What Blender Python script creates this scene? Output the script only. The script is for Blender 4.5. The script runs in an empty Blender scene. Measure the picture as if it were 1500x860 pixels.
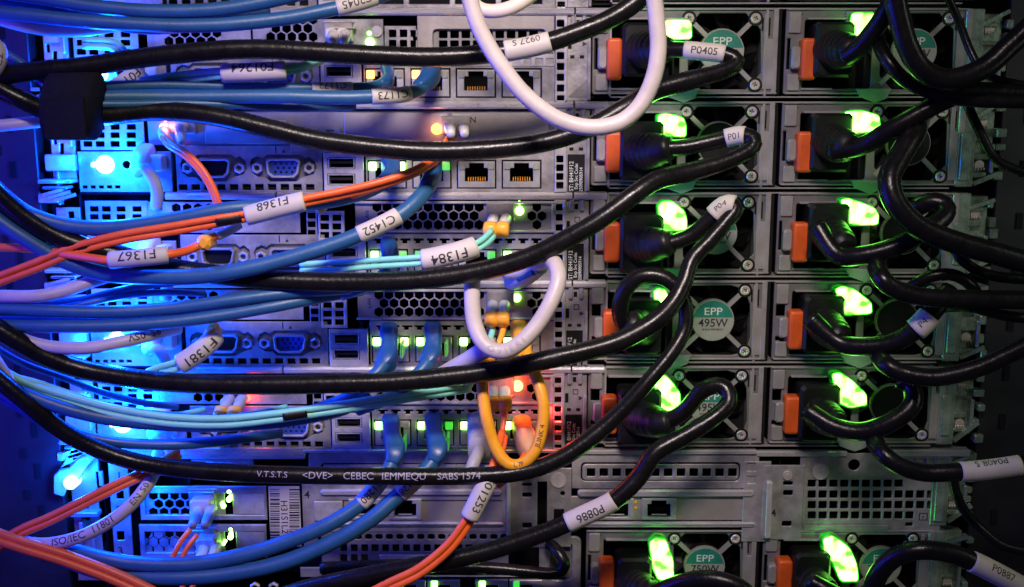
import bpy, bmesh, math, random
import numpy as np
from mathutils import Vector, Matrix

random.seed(7)
C = bpy.context.scene
COL = C.collection
MM = 0.001

# ------------------------------------------------------------------ camera
FPX, PXMM, PITCH = 1600.0, 0.342, math.radians(10.5)
DIST = FPX * PXMM                               # mm from lens to the rear panels
FWD = np.array([0, math.cos(PITCH), -math.sin(PITCH)])
UPV = np.array([0, math.sin(PITCH), math.cos(PITCH)])
CAM = -FWD * DIST
cd = bpy.data.cameras.new('camera')
cam = bpy.data.objects.new('camera', cd)
COL.objects.link(cam)
cam.location = [c * MM for c in CAM]
cam.rotation_euler = (math.pi / 2 - PITCH, 0, 0)
cd.lens = 36 * FPX / 1500
cd.shift_x = -5 / 1500
cd.clip_start = 0.02
cd.clip_end = 20
cd.dof.use_dof = True
cd.dof.focus_distance = 0.53
cd.dof.aperture_fstop = 22
C.camera = cam

# ------------------------------------------------------------------ world, light, exposure
w = bpy.data.worlds.new('World')
C.world = w
w.use_nodes = True
w.node_tree.nodes['Background'].inputs[0].default_value = (0.70, 0.64, 0.64, 1)
w.node_tree.nodes['Background'].inputs[1].default_value = 0.028
C.view_settings.view_transform = 'Standard'
C.view_settings.look = 'None'
C.view_settings.exposure = 0.0
C.view_settings.gamma = 1.0
try:
    C.cycles.use_denoising = True
    C.cycles.max_bounces = 6
    C.cycles.sample_clamp_indirect = 4.0
except Exception:
    pass


def area(name, loc, target, size, power, col):
    l = bpy.data.lights.new(name, 'AREA')
    l.shape = 'RECTANGLE'
    l.size, l.size_y = size[0] * MM, size[1] * MM
    l.energy, l.color = power, col
    o = bpy.data.objects.new(name, l)
    COL.objects.link(o)
    o.location = [c * MM for c in loc]
    d = Vector(target) - Vector(loc)
    o.rotation_euler = d.to_track_quat('-Z', 'Y').to_euler()
    return o


area('ceiling_light', (-5, -450, 390), (-10, 0, 5), (200, 70), 0.50, (1.0, 0.84, 0.81)).data.spread = math.radians(50)
area('blue_side_fill', (-400, -200, 30), (-80, 0, -10), (80, 380), 0.95, (0.05, 0.018, 1.0)).data.spread = math.radians(120)  # added blue fill that tints the left side, no real fixture


area('rail_fill', (460, -230, 90), (235, 0, 0), (60, 300), 0.06, (0.88, 1.0, 0.88)).data.spread = math.radians(100)  # added weak fill to bring out the right hand rails


def point(name, loc, power, col, rad=4.0):
    l = bpy.data.lights.new(name, 'POINT')
    l.energy, l.color = power, col
    l.shadow_soft_size = rad * MM
    o = bpy.data.objects.new(name, l)
    COL.objects.link(o)
    o.location = [c * MM for c in loc]
    return o


# ------------------------------------------------------------------ picture <-> place
def ray(px, py):
    d = np.array([1., 0, 0]) * (px - 755) + FWD * FPX + UPV * (430 - py)
    return d


def P(px, py, d=0.0):
    """the point (mm) that is d mm in front of the rear panels and seen at that pixel of the photograph"""
    r = ray(px, py)
    t = (-d - CAM[1]) / r[1]
    return CAM + r * t


def mmpx(p):
    return float(np.dot(np.asarray(p) - CAM, FWD)) / FPX


ZC = [117.9 - 44.05 * k for k in range(8)]      # heights of the rack units


def L(px, py, k=1, d=0.0):
    p = P(px, py, d)
    return (float(p[0]), float(p[2] - ZC[k]))


# ------------------------------------------------------------------ materials
def nodes(m):
    m.use_nodes = True
    return m.node_tree.nodes, m.node_tree.links


def mat(name, col, rough=0.5, metal=0.0, vary=0.0, vscale=60, bump=0.0, bscale=400, spec=0.5, coat=0.0, streak=False, alpha=None, trans=0.0, wear=0.0):
    m = bpy.data.materials.new(name)
    n, l = nodes(m)
    b = n['Principled BSDF']
    b.inputs['Base Color'].default_value = (*col, 1)
    b.inputs['Roughness'].default_value = rough
    b.inputs['Metallic'].default_value = metal
    b.inputs['Specular IOR Level'].default_value = spec
    b.inputs['Coat Weight'].default_value = coat
    b.inputs['Transmission Weight'].default_value = trans
    tc = n.new('ShaderNodeTexCoord')
    mp = n.new('ShaderNodeMapping')
    l.new(tc.outputs['Object'], mp.inputs[0])
    if streak:
        mp.inputs['Scale'].default_value = (1, 1, 9)
    if vary > 0:
        nz = n.new('ShaderNodeTexNoise')
        nz.inputs['Scale'].default_value = vscale
        nz.inputs['Detail'].default_value = 6
        nz.inputs['Roughness'].default_value = 0.65
        l.new(mp.outputs[0], nz.inputs['Vector'])
        cr = n.new('ShaderNodeValToRGB')
        cr.color_ramp.elements[0].position = 0.3
        cr.color_ramp.elements[1].position = 0.72
        cr.color_ramp.elements[0].color = (*[c * (1 - vary) for c in col], 1)
        cr.color_ramp.elements[1].color = (*[min(1, c * (1 + vary * .7)) for c in col], 1)
        l.new(nz.outputs['Fac'], cr.inputs[0])
        l.new(cr.outputs[0], b.inputs['Base Color'])
        mr = n.new('ShaderNodeMapRange')
        mr.inputs['To Min'].default_value = max(0.05, rough - 0.12)
        mr.inputs['To Max'].default_value = min(1, rough + 0.14)
        l.new(nz.outputs['Fac'], mr.inputs['Value'])
        l.new(mr.outputs[0], b.inputs['Roughness'])
    if bump > 0:
        nb = n.new('ShaderNodeTexNoise')
        nb.inputs['Scale'].default_value = bscale
        nb.inputs['Detail'].default_value = 4
        l.new(mp.outputs[0], nb.inputs['Vector'])
        bp = n.new('ShaderNodeBump')
        bp.inputs['Strength'].default_value = bump
        bp.inputs['Distance'].default_value = 0.0006
        l.new(nb.outputs['Fac'], bp.inputs['Height'])
        l.new(bp.outputs[0], b.inputs['Normal'])
    return m


def emit(name, col, strength, base=(0.3, 0.3, 0.3)):
    m = bpy.data.materials.new(name)
    n, l = nodes(m)
    b = n['Principled BSDF']
    b.inputs['Base Color'].default_value = (*base, 1)
    b.inputs['Roughness'].default_value = 0.3
    b.inputs['Emission Color'].default_value = (*col, 1)
    b.inputs['Emission Strength'].default_value = strength
    return m


M = {
    'zinc': mat('zinc_plated_steel', (0.35, 0.33, 0.335), 0.34, 0.4, 0.5, 70, 0.2, 700),
    'zinc_light': mat('bright_zinc', (0.52, 0.49, 0.49), 0.3, 0.4, 0.3, 120, 0.1, 900),
    'zinc_dark': mat('dull_steel', (0.20, 0.19, 0.20), 0.45, 0.2, 0.25, 90, 0.12, 900),
    'cover': mat('rolled_cover_steel', (0.50, 0.48, 0.49), 0.28, 0.5, 0.2, 60, 0.12, 500, streak=True),
    'guard': mat('grey_fan_guard', (0.30, 0.28, 0.27), 0.38, 0.3, 0.2, 100, 0.1, 900),
    'psu': mat('grey_supply_case', (0.165, 0.155, 0.15), 0.38, 0.25, 0.2, 100, 0.12, 900),
    'blank': mat('stamped_slot_cover', (0.34, 0.305, 0.29), 0.36, 0.35, 0.18, 70, 0.08, 700),
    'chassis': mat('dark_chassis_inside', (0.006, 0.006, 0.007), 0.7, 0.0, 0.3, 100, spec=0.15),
    'black': mat('black_plastic', (0.006, 0.006, 0.0065), 0.42, 0, 0.3, 120, 0.1, 900, spec=0.28),
    'rubber': mat('black_cable_jacket', (0.006, 0.0055, 0.006), 0.27, 0, 0.3, 160, 0.22, 500, spec=0.28),
    'velcro': mat('black_hook_fabric', (0.007, 0.007, 0.009), 0.95, 0, 0.4, 500, 0.9, 1600, spec=0.15),
    'rack': mat('black_rack_steel', (0.012, 0.012, 0.014), 0.5, 0.3, 0.3, 60, 0.1, 500),
    'rackwall': mat('black_rack_wall', (0.004, 0.004, 0.005), 0.9, 0.0, 0.3, 20, spec=0.1),
    'blue': mat('blue_cable_jacket', (0.016, 0.085, 0.20), 0.42, 0, 0.12, 120, 0.14, 600),
    'blueboot': mat('blue_plug_boot', (0.010, 0.065, 0.20), 0.38, 0, 0.12, 120, 0.1, 600),
    'peach': mat('peach_clear_plastic', (0.62, 0.33, 0.20), 0.3, 0, 0.15, 100),
    'white': mat('white_cable_jacket', (0.47, 0.41, 0.39), 0.42, 0, 0.12, 90, 0.14, 500),
    'cream': mat('cream_cable_jacket', (0.66, 0.58, 0.46), 0.45, 0, 0.12, 90, 0.12, 500),
    'pale': mat('pale_grey_jacket', (0.36, 0.36, 0.40), 0.45, 0, 0.12, 90, 0.12, 500),
    'greyboot': mat('grey_plug_boot', (0.34, 0.33, 0.35), 0.5, 0, 0.12, 90, 0.1, 500),
    'orange': mat('orange_fibre_jacket', (0.85, 0.13, 0.02), 0.42, 0, 0.12, 150, 0.1, 700),
    'pink': mat('coral_fibre_jacket', (0.80, 0.115, 0.02), 0.42, 0, 0.12, 150, 0.1, 700),
    'aqua': mat('aqua_fibre_jacket', (0.20, 0.60, 0.48), 0.42, 0, 0.1, 150, 0.1, 700),
    'yellow': mat('yellow_cable_jacket', (0.80, 0.34, 0.012), 0.42, 0, 0.15, 150, 0.1, 700),
    'clip': mat('amber_fibre_clip', (0.85, 0.36, 0.03), 0.4, 0, 0.15, 150),
    'label': mat('white_paper_label', (0.48, 0.44, 0.39), 0.6, 0, 0.1, 60, 0.12, 300),
    'ink': mat('black_ink', (0.015, 0.013, 0.016), 0.6),
    'greyink': mat('pale_grey_print', (0.30, 0.29, 0.32), 0.6),
    'whiteink': mat('white_print', (0.5, 0.52, 0.5), 0.6),
    'lever': mat('orange_release_plastic', (0.55, 0.080, 0.009), 0.45, 0, 0.2, 120, 0.08, 600),
    'teal': mat('teal_print', (0.012, 0.15, 0.115), 0.45, 0, 0.15, 150),
    'sticker': mat('silver_sticker', (0.29, 0.30, 0.27), 0.4, 0.2, 0.12, 120, 0.05, 500),
    'screw': mat('nickel_screw', (0.72, 0.64, 0.58), 0.3, 0.6, 0.2, 300),
    'port': mat('port_shell_metal', (0.42, 0.41, 0.41), 0.34, 0.4, 0.2, 200),
    'vga': mat('blue_port_insert', (0.02, 0.05, 0.28), 0.45),
    'lc': mat('white_fibre_plug', (0.58, 0.55, 0.54), 0.35, 0, 0.08, 100),
    'sfp': mat('optic_cage_metal', (0.40, 0.37, 0.32), 0.35, 0.6, 0.2, 200),
    'strap': mat('grey_green_plastic', (0.20, 0.24, 0.21), 0.5, 0, 0.15, 100),  # handle block, and the sheet tinted for the green-lit supply face
    'greenlit': mat('green_lit_rail_steel', (0.30, 0.40, 0.31), 0.26, 0.6, 0.4, 90, 0.25, 300),  # green glow of the supply lamps is put into the steel colour
    'clear': mat('clear_plug_plastic', (0.35, 0.42, 0.40), 0.15, 0, 0, trans=0.4),
    'green': emit('green_led', (0.28, 1.0, 0.10), 9.0, (0.1, 0.6, 0.1)),
    'linkgreen': emit('green_port_led', (0.35, 1.0, 0.12), 9.0),
    'linkdim': emit('dim_green_port_led', (0.06, 0.9, 0.03), 0.8),
    'amber': emit('amber_port_led', (1.0, 0.30, 0.02), 5.0),
    'red': emit('red_led', (1.0, 0.06, 0.02), 4.0),
    'redcore': emit('red_hot_led', (1.0, 0.26, 0.06), 9.0),
    'blueled': emit('blue_locator_led', (0.10, 0.72, 1.0), 16.0),
    'greenrim': emit('green_halo', (0.012, 1.0, 0.01), 0.16, (0.02, 0.4, 0.02)),  # dim emissive ring painting the green glow round the supply lamp
    'latchgreen': emit('lit_clear_latch', (0.05, 0.9, 0.03), 0.25),  # clear latch given its own glow for the port lamp's green light
    'off': mat('unlit_led_window', (0.25, 0.26, 0.22), 0.3),
}

def lens_pattern(m, scale, lo, hi):
    n, l = nodes(m)
    b = n['Principled BSDF']
    tc = n.new('ShaderNodeTexCoord')
    nz = n.new('ShaderNodeTexNoise')
    nz.inputs['Scale'].default_value = scale
    nz.inputs['Detail'].default_value = 1.0
    l.new(tc.outputs['Object'], nz.inputs['Vector'])
    mr = n.new('ShaderNodeMapRange')
    mr.inputs['From Min'].default_value, mr.inputs['From Max'].default_value = 0.36, 0.56
    mr.inputs['To Min'].default_value, mr.inputs['To Max'].default_value = lo, hi
    l.new(nz.outputs['Fac'], mr.inputs['Value'])
    l.new(mr.outputs[0], b.inputs['Emission Strength'])


lens_pattern(M['green'], 150, 0.8, 11.0)
lens_pattern(M['greenrim'], 260, 0.02, 0.35)

# ------------------------------------------------------------------ mesh helpers
CACHE = {}


def ob(name, me, parent=None, loc=(0, 0, 0), rot=None, **props):
    o = bpy.data.objects.new(name, me)
    COL.objects.link(o)
    if parent is not None:
        o.parent = parent
    o.location = [c * MM for c in loc]
    if rot is not None:
        o.rotation_euler = rot
    for k_, v_ in props.items():
        o[k_] = v_
    return o


def thing(name, label, cat, loc=(0, 0, 0), group=None):
    o = ob(name, None, None, loc)
    o.empty_display_size = 0.01
    o['label'], o['category'] = label, cat
    if group:
        o['group'] = group
    return o


def tag(o, label, cat, group=None):
    o['label'], o['category'] = label, cat
    if group:
        o['group'] = group
    return o


def mesh(name, verts, faces, m, smooth=False):
    me = bpy.data.meshes.new(name)
    v = np.asarray(verts, float) * MM
    me.from_pydata([tuple(x) for x in v], [], [tuple(f) for f in faces])
    me.materials.append(m)
    if smooth:
        me.polygons.foreach_set('use_smooth', [True] * len(me.polygons))
    me.update()
    return me


class MB:
    def __init__(s):
        s.v, s.f = [], []

    def add(s, v, f):
        o = len(s.v)
        s.v += [tuple(x) for x in v]
        s.f += [tuple(i + o for i in q) for q in f]
        return s

    def box(s, x0, x1, y0, y1, z0, z1, b=0.0):
        if b <= 0:
            v = [(x, y, z) for x in (x0, x1) for y in (y0, y1) for z in (z0, z1)]
            f = [(0, 1, 3, 2), (4, 6, 7, 5), (0, 4, 5, 1), (2, 3, 7, 6), (0, 2, 6, 4), (1, 5, 7, 3)]
            return s.add(v, f)
        # chamfered towards the front (-y) and on the vertical edges
        b = min(b, (x1 - x0) / 2.2, (z1 - z0) / 2.2, abs(y1 - y0) * .9)
        def ring(y, i):
            a, c_ = x0 + i, x1 - i
            e, g = z0 + i, z1 - i
            return [(a + b, y, e), (c_ - b, y, e), (c_, y, e + b), (c_, y, g - b), (c_ - b, y, g), (a + b, y, g), (a, y, g - b), (a, y, e + b)]
        v = ring(y1, 0) + ring(y0 + b, 0) + ring(y0, b * .8)
        f = []
        for r in range(2):
            for i in range(8):
                j = (i + 1) % 8
                f.append((r * 8 + i, r * 8 + j, r * 8 + 8 + j, r * 8 + 8 + i))
        f.append(tuple(range(16, 24)))
        f.append(tuple(reversed(range(8))))
        return s.add(v, f)

    def cyl(s, cx, cz, y0, y1, r, n=20, r2=None):
        r2 = r if r2 is None else r2
        v = [(cx + r * math.cos(2 * math.pi * i / n), y1, cz + r * math.sin(2 * math.pi * i / n)) for i in range(n)]
        v += [(cx + r2 * math.cos(2 * math.pi * i / n), y0, cz + r2 * math.sin(2 * math.pi * i / n)) for i in range(n)]
        f = [(i, (i + 1) % n, n + (i + 1) % n, n + i) for i in range(n)] + [tuple(range(n, 2 * n)), tuple(reversed(range(n)))]
        return s.add(v, f)

    def bar(s, a, b, wd, th):
        """a flat bar from a to b in the panel plane: (x, z) ends, width, (y0, y1)"""
        a, b = np.array(a), np.array(b)
        d = (b - a) / np.linalg.norm(b - a)
        n_ = np.array([-d[1], d[0]]) * wd / 2
        q = [a + n_, b + n_, b - n_, a - n_]
        v = [(x, th[0], z) for x, z in q] + [(x, th[1], z) for x, z in q]
        return s.add(v, [(0, 1, 2, 3), (7, 6, 5, 4), (0, 4, 5, 1), (1, 5, 6, 2), (2, 6, 7, 3), (3, 7, 4, 0)])

    def tube(s, pts, rad, sides=10):
        v, f = sweep(np.asarray(pts, float), np.broadcast_to(rad, (len(pts),)), sides)
        return s.add(v, f)

    def mesh(s, name, m, smooth=False):
        me = mesh(name, s.v, s.f, m, smooth)
        bm = bmesh.new()
        bm.from_mesh(me)
        bmesh.ops.recalc_face_normals(bm, faces=bm.faces)
        bm.to_mesh(me)
        bm.free()
        return me

    def build(s, name, m, parent=None, loc=(0, 0, 0), smooth=False, **pr):
        return ob(name, s.mesh(name, m, smooth), parent, loc, **pr)


def shared(key, fn):
    if key not in CACHE:
        CACHE[key] = fn()
    return CACHE[key]


def curve_mesh(name, loops, m, thick, bev, res=0):
    """flat sheet with the first loop as outline and the others cut out; front face at y=0, back at y=thick"""
    cu = bpy.data.curves.new(name, 'CURVE')
    cu.dimensions = '2D'
    cu.fill_mode = 'BOTH'
    cu.extrude = max(thick / 2 - bev, 0.01)
    cu.bevel_depth = bev
    cu.bevel_resolution = res
    cu.offset = -bev
    for lp in loops:
        sp = cu.splines.new('POLY')
        sp.points.add(len(lp) - 1)
        sp.points.foreach_set('co', [c for x, z in lp for c in (x, z, 0, 1)])
        sp.use_cyclic_u = True
    o = bpy.data.objects.new('tmp', cu)
    me = bpy.data.meshes.new_from_object(o)
    bpy.data.objects.remove(o)
    bpy.data.curves.remove(cu)
    n = len(me.vertices)
    co = np.empty(n * 3, np.float32)
    me.vertices.foreach_get('co', co)
    co = co.reshape(-1, 3)
    out = np.stack([co[:, 0], thick / 2 - co[:, 2], co[:, 1]], 1) * MM
    me.vertices.foreach_set('co', out.astype(np.float32).ravel())
    me.materials.clear()
    me.materials.append(m)
    me.polygons.foreach_set('use_smooth', [False] * len(me.polygons))
    me.polygons.foreach_set('material_index', [0] * len(me.polygons))
    me.update()
    me.name = name
    return me


def plate(name, outline, holes, m, parent, y=0.0, thick=1.2, bev=0.18, loc=(0, 0), key=None, **pr):
    fn = lambda: curve_mesh(name, [outline] + list(holes), m, thick, bev)
    me = shared((name,) + key, fn) if key else fn()
    return ob(name, me, parent, (loc[0], y, loc[1]), **pr)


def rect(x0, x1, z0, z1):
    x0, x1 = min(x0, x1), max(x0, x1)
    z0, z1 = min(z0, z1), max(z0, z1)
    return [(x0, z0), (x1, z0), (x1, z1), (x0, z1)]


def rrect(x0, x1, z0, z1, r, n=3):
    x0, x1 = min(x0, x1), max(x0, x1)
    z0, z1 = min(z0, z1), max(z0, z1)
    r = min(r, (x1 - x0) / 2.01, (z1 - z0) / 2.01)
    out = []
    for cx, cz, a in ((x1 - r, z1 - r, 0), (x0 + r, z1 - r, 90), (x0 + r, z0 + r, 180), (x1 - r, z0 + r, 270)):
        for i in range(n + 1):
            t = math.radians(a + 90 * i / n)
            out.append((cx + r * math.cos(t), cz + r * math.sin(t)))
    return out


def hexa(cx, cz, r):
    return [(cx + r * math.cos(math.radians(30 + 60 * i)), cz + r * math.sin(math.radians(30 + 60 * i))) for i in range(6)]


def disc(cx, cz, r, n=28):
    return [(cx + r * math.cos(2 * math.pi * i / n), cz + r * math.sin(2 * math.pi * i / n)) for i in range(n)]


def Lr(x0, y0, x1, y1, k=1, r=0.0):
    a, b = L(x0, y0, k), L(x1, y1, k)
    xa, xb, za, zb = a[0], b[0], b[1], a[1]
    return rrect(xa, xb, za, zb, r) if r else rect(xa, xb, za, zb)


def Lp(pts, k=1, d=0.0):
    return [L(x, y, k, d) for x, y in pts]


def box_L(mb, x0, y0, x1, y1, k, yf, yb, b=0.2):
    a, c_ = L(x0, y0, k), L(x1, y1, k)
    return mb.box(a[0], c_[0], yf, yb, c_[1], a[1], b)


# ------------------------------------------------------------------ cables
def spline(pts, step=2.2):
    pts = np.asarray(pts, float)
    p = np.vstack([2 * pts[0] - pts[1], pts, 2 * pts[-1] - pts[-2]])
    out = []
    for i in range(1, len(p) - 2):
        p0, p1, p2, p3 = p[i - 1], p[i], p[i + 1], p[i + 2]
        t = np.linspace(0, 1, 14, endpoint=False)[:, None]
        out.append(0.5 * ((2 * p1) + (-p0 + p2) * t + (2 * p0 - 5 * p1 + 4 * p2 - p3) * t ** 2 + (-p0 + 3 * p1 - 3 * p2 + p3) * t ** 3))
    out.append(p[-2][None])
    q = np.vstack(out)
    s = np.concatenate([[0], np.cumsum(np.linalg.norm(np.diff(q[:, :3], axis=0), axis=1))])
    n = max(4, int(s[-1] / step))
    t = np.linspace(0, s[-1], n)
    return np.stack([np.interp(t, s, q[:, i]) for i in range(q.shape[1])], 1)


def tangents(c):
    t = np.gradient(c, axis=0)
    return t / np.maximum(np.linalg.norm(t, axis=1), 1e-9)[:, None]


def frames(c):
    """tangent, picture-up normal, towards-the-viewer normal along a path"""
    t = tangents(c)
    v = CAM[None] - c
    v -= (v * t).sum(1)[:, None] * t
    ln = np.linalg.norm(v, axis=1)
    for i in range(1, len(v)):                    # path pointing at the viewer: keep the neighbour's frame
        if ln[i] < 60:
            v[i] = v[i - 1] - np.dot(v[i - 1], t[i]) * t[i]
    n = v / np.maximum(np.linalg.norm(v, axis=1), 1e-9)[:, None]
    return t, np.cross(n, t), n


def sweep(c, r, sides=12, ry=None, power=2.0):
    t = tangents(c)
    ref = np.array([0, 0, 1.0]) if abs(t[0][2]) < .9 else np.array([1.0, 0, 0])
    u = np.cross(ref, t[0]); u /= np.linalg.norm(u)
    vs = []
    ry = r if ry is None else ry
    a = np.linspace(0, 2 * math.pi, sides, endpoint=False)
    ca, sa = np.cos(a), np.sin(a)
    ca = np.sign(ca) * np.abs(ca) ** (2 / power)
    sa = np.sign(sa) * np.abs(sa) ** (2 / power)
    for i in range(len(c)):
        u = u - np.dot(u, t[i]) * t[i]
        u /= np.linalg.norm(u)
        w_ = np.cross(t[i], u)
        vs.append(c[i] + r[i] * ca[:, None] * u + ry[i] * sa[:, None] * w_)
    v = np.vstack(vs)
    f = []
    for i in range(len(c) - 1):
        for j in range(sides):
            k = (j + 1) % sides
            f.append((i * sides + j, i * sides + k, (i + 1) * sides + k, (i + 1) * sides + j))
    f.append(tuple(reversed(range(sides))))
    f.append(tuple((len(c) - 1) * sides + j for j in range(sides)))
    return v, f


TXT = {}


def text_raw(body, size, bold=0.0):
    key = (body, size, bold)
    if key in TXT:
        return TXT[key]
    cu = bpy.data.curves.new('t', 'FONT')
    cu.body, cu.size = body, size
    cu.align_x, cu.align_y = 'CENTER', 'CENTER'
    cu.offset = bold
    cu.resolution_u = 3
    o = bpy.data.objects.new('t', cu)
    me = bpy.data.meshes.new_from_object(o)
    bpy.data.objects.remove(o); bpy.data.curves.remove(cu)
    bm = bmesh.new(); bm.from_mesh(me)
    bmesh.ops.triangulate(bm, faces=bm.faces)
    for _ in range(3):
        es = [e for e in bm.edges if e.calc_length() > size * .28]
        if not es:
            break
        bmesh.ops.subdivide_edges(bm, edges=es, cuts=1)
        bmesh.ops.triangulate(bm, faces=bm.faces)
    bm.verts.index_update()
    v = np.array([(x.co.x, x.co.y) for x in bm.verts])
    f = [tuple(q.index for q in fc.verts) for fc in bm.faces]
    bm.free(); bpy.data.meshes.remove(me)
    TXT[key] = (v, f)
    return v, f


def flat_text(name, body, size, loc, m, parent, rot=0.0, y=-0.05, bold=0.0, sx=1.0):
    v, f = text_raw(body, size, bold)
    c_, s_ = math.cos(rot), math.sin(rot)
    vv = [((a * sx) * c_ - b * s_, 0, (a * sx) * s_ + b * c_) for a, b in v]
    return ob(name, mesh(name, vv, f, m), parent, (loc[0], y, loc[1]))


class Cable:
    """one cable: pts = (x, y) in the photograph and d = mm in front of the panels, r = half thickness in pixels"""
    def __init__(s, name, label, cat, pts, r, m, d=25.0, group=None, strands=1, gap=1.0, taper=None, sides=14, twist=0.0):
        q = []
        for p in pts:
            dd = p[2] if len(p) > 2 else d
            w_ = P(p[0], p[1], dd)
            rr = (p[3] if len(p) > 3 else r) * mmpx(w_)
            q.append([*w_, rr, p[0], p[1]])
        s.q = spline(np.array(q))
        s.c, s.r, s.px = s.q[:, :3], s.q[:, 3], s.q[:, 4:6]
        rng = np.random.RandomState(int(abs(pts[0][0] * 7 + pts[0][1] * 13)) % 100000)
        wob = np.interp(np.arange(len(s.c)), np.arange(0, len(s.c) + 12, 12), rng.uniform(-.25, .25, len(np.arange(0, len(s.c) + 12, 12))))
        s.c[:, 2] += wob * .8
        s.o = s.c[len(s.c) // 2].copy()
        s.root = thing(name, label, cat, s.o, group)
        s.m, s.sides = m, sides
        if strands == 1:
            v, f = sweep(s.c, s.r, sides)
            s.part('jacket', v, f, m)
        else:
            t, u, n = frames(s.c)
            for k in (-1, 1):
                ph = twist * np.linspace(0, 1, len(s.c))
                off = (u * np.cos(ph)[:, None] + n * np.sin(ph)[:, None]) * (k * gap * s.r[:, None])
                v, f = sweep(s.c + off, s.r, 10)
                s.part('fibre_strand', v, f, m)

    def part(s, name, v, f, m, parent=None, smooth=True):
        return ob(name, mesh(name, np.asarray(v) - s.o, f, m, smooth), parent or s.root)

    def near(s, p):
        return int(np.argmin(((s.px - np.array(p)[None]) ** 2).sum(1)))

    def cut(s, a, b, n=None):
        i, j = s.near(a), s.near(b)
        if i > j:
            i, j = j, i
        j = max(j, i + 2)
        n = n or max(6, (j - i) * 2)
        t = np.linspace(i, j, n)
        idx = np.arange(len(s.c))
        return np.stack([np.interp(t, idx, s.q[:, k]) for k in range(4)], 1)

    def sleeve(s, a, b, grow=1.15, m=None, text=None, size=0.0, flip=True, name='label_sleeve', rpx=None, ink=None, up=0.0, bold=0.0):
        q = s.cut(a, b)
        c_ = q[:, :3]
        r = q[:, 3] * grow if rpx is None else np.full(len(c_), rpx * mmpx(c_[0]))
        v, f = sweep(c_, r, 18)
        o = s.part(name, v, f, m or M['label'])
        if text:
            s.write(text, size, c_, r + 0.07, o, flip, ink or M['ink'], up, bold)
        return o

    def write(s, text, size, c_, r, parent, flip=True, ink=None, up=0.0, bold=0.0, name='lettering'):
        """letters wrapped round a stretch of the cable, on the side that faces the aisle"""
        arc = np.concatenate([[0], np.cumsum(np.linalg.norm(np.diff(c_, axis=0), axis=1))])
        t, u, n = frames(c_)
        px = c_ @ np.array([1., 0, 0])
        if px[-1] < px[0]:                       # always work from the left end
            c_, r = c_[::-1], r[::-1]
            arc = np.concatenate([[0], np.cumsum(np.linalg.norm(np.diff(c_, axis=0), axis=1))])
            t, u, n = frames(c_)
        tv, tf = text_raw(text, size, bold)
        out = []
        mid = arc[-1] / 2
        for a, b in tv:
            if flip:
                a, b = -a, -b
            x = np.clip(mid + a, 0, arc[-1])
            cc = np.array([np.interp(x, arc, c_[:, k]) for k in range(3)])
            uu = np.array([np.interp(x, arc, u[:, k]) for k in range(3)])
            nn = np.array([np.interp(x, arc, n[:, k]) for k in range(3)])
            rr = np.interp(x, arc, r)
            th = b / rr + up
            out.append(cc + rr * (math.cos(th) * nn + math.sin(th) * uu))
        return s.part(name, out, tf, ink or M['ink'], parent, False)

    def print_on(s, text, a, b, size, flip=False, ink=None, up=0.0, bold=0.0):
        q = s.cut(a, b, 60)
        return s.write(text, size, q[:, :3], q[:, 3] + 0.12, s.root, flip, ink or M['greyink'], up, bold, 'printed_text')

    def boot(s, pts, prof, m, name='plug_boot', power=3.2, parent=None, flat=0.8, sides=20):
        """moulded plug body along its own short path; prof = half width px at each point"""
        q = []
        for p, wd in zip(pts, prof):
            w_ = P(*p)
            q.append([*w_, wd * mmpx(w_)])
        q = spline(np.array(q), 1.2)
        v, f = sweep(q[:, :3], q[:, 3] * flat, sides, q[:, 3], power)
        return s.part(name, v, f, m, parent)

    def box(s, name, px, py, wpx, hpx, d0, d1, m, b=0.4, parent=None):
        a = P(px, py, d0)
        k = mmpx(a)
        mb = MB().box(a[0] - wpx / 2 * k, a[0] + wpx / 2 * k, -d1, -d0, a[2] - hpx / 2 * k, a[2] + hpx / 2 * k, b)
        return s.part(name, np.array(mb.v), mb.f, m, parent, False)

# ------------------------------------------------------------------ setting
back = MB().box(-700, 700, 150, 156, -500, 500).build('wall', M['rackwall'])
back['kind'] = 'structure'

# ------------------------------------------------------------------ server parts
def screw(parent, x, z, y=-0.9, r=2.45, name='screw', washer=True):
    def mk():
        cross = []
        a, b = 0.36, 1.15
        for sx, sz in ((1, 1), (-1, 1), (-1, -1), (1, -1)):
            q = [(b, a), (a, a), (a, b)]
            if sx * sz < 0:
                q = q[::-1]
            cross += [(px * sx, pz * sz) for px, pz in q]
        me = curve_mesh('screw', [disc(0, 0, r, 20), [(x_ * r / 2.45, z_ * r / 2.45) for x_, z_ in cross]], M['screw'], 1.5, 0.35)
        return me
    o = ob(name, shared(('screw', r), mk), parent, (x, y, z), (0, random.uniform(0, 1.5), 0))
    def rc():
        return MB().cyl(0, 0, 0.0, 0.25, r * .8, 16).mesh('screw_recess', M['chassis'])
    if washer:
        ob('washer', shared(('washer', r), lambda: curve_mesh('washer', [disc(0, 0, r * 1.45, 24), disc(0, 0, r * .9, 20)], M['black'], 0.5, 0.08)), parent, (x, y + .7, z))
    return o


def socket_screw(parent, x, z, y):
    me = shared('socketscrew', lambda: curve_mesh('jack_screw', [hexa(0, 0, 2.9), disc(0, 0, 1.35, 16)], M['zinc_light'], 2.2, 0.4))
    return ob('jack_screw', me, parent, (x, y, z))


EAR_V = [(366, 240), (369, 233), (377, 229), (385, 232), (391, 227), (441, 227), (447, 232), (453, 229), (461, 236), (463, 247), (459, 255), (449, 258), (443, 260), (434, 266), (396, 266), (388, 259), (377, 259), (369, 253)]


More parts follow.
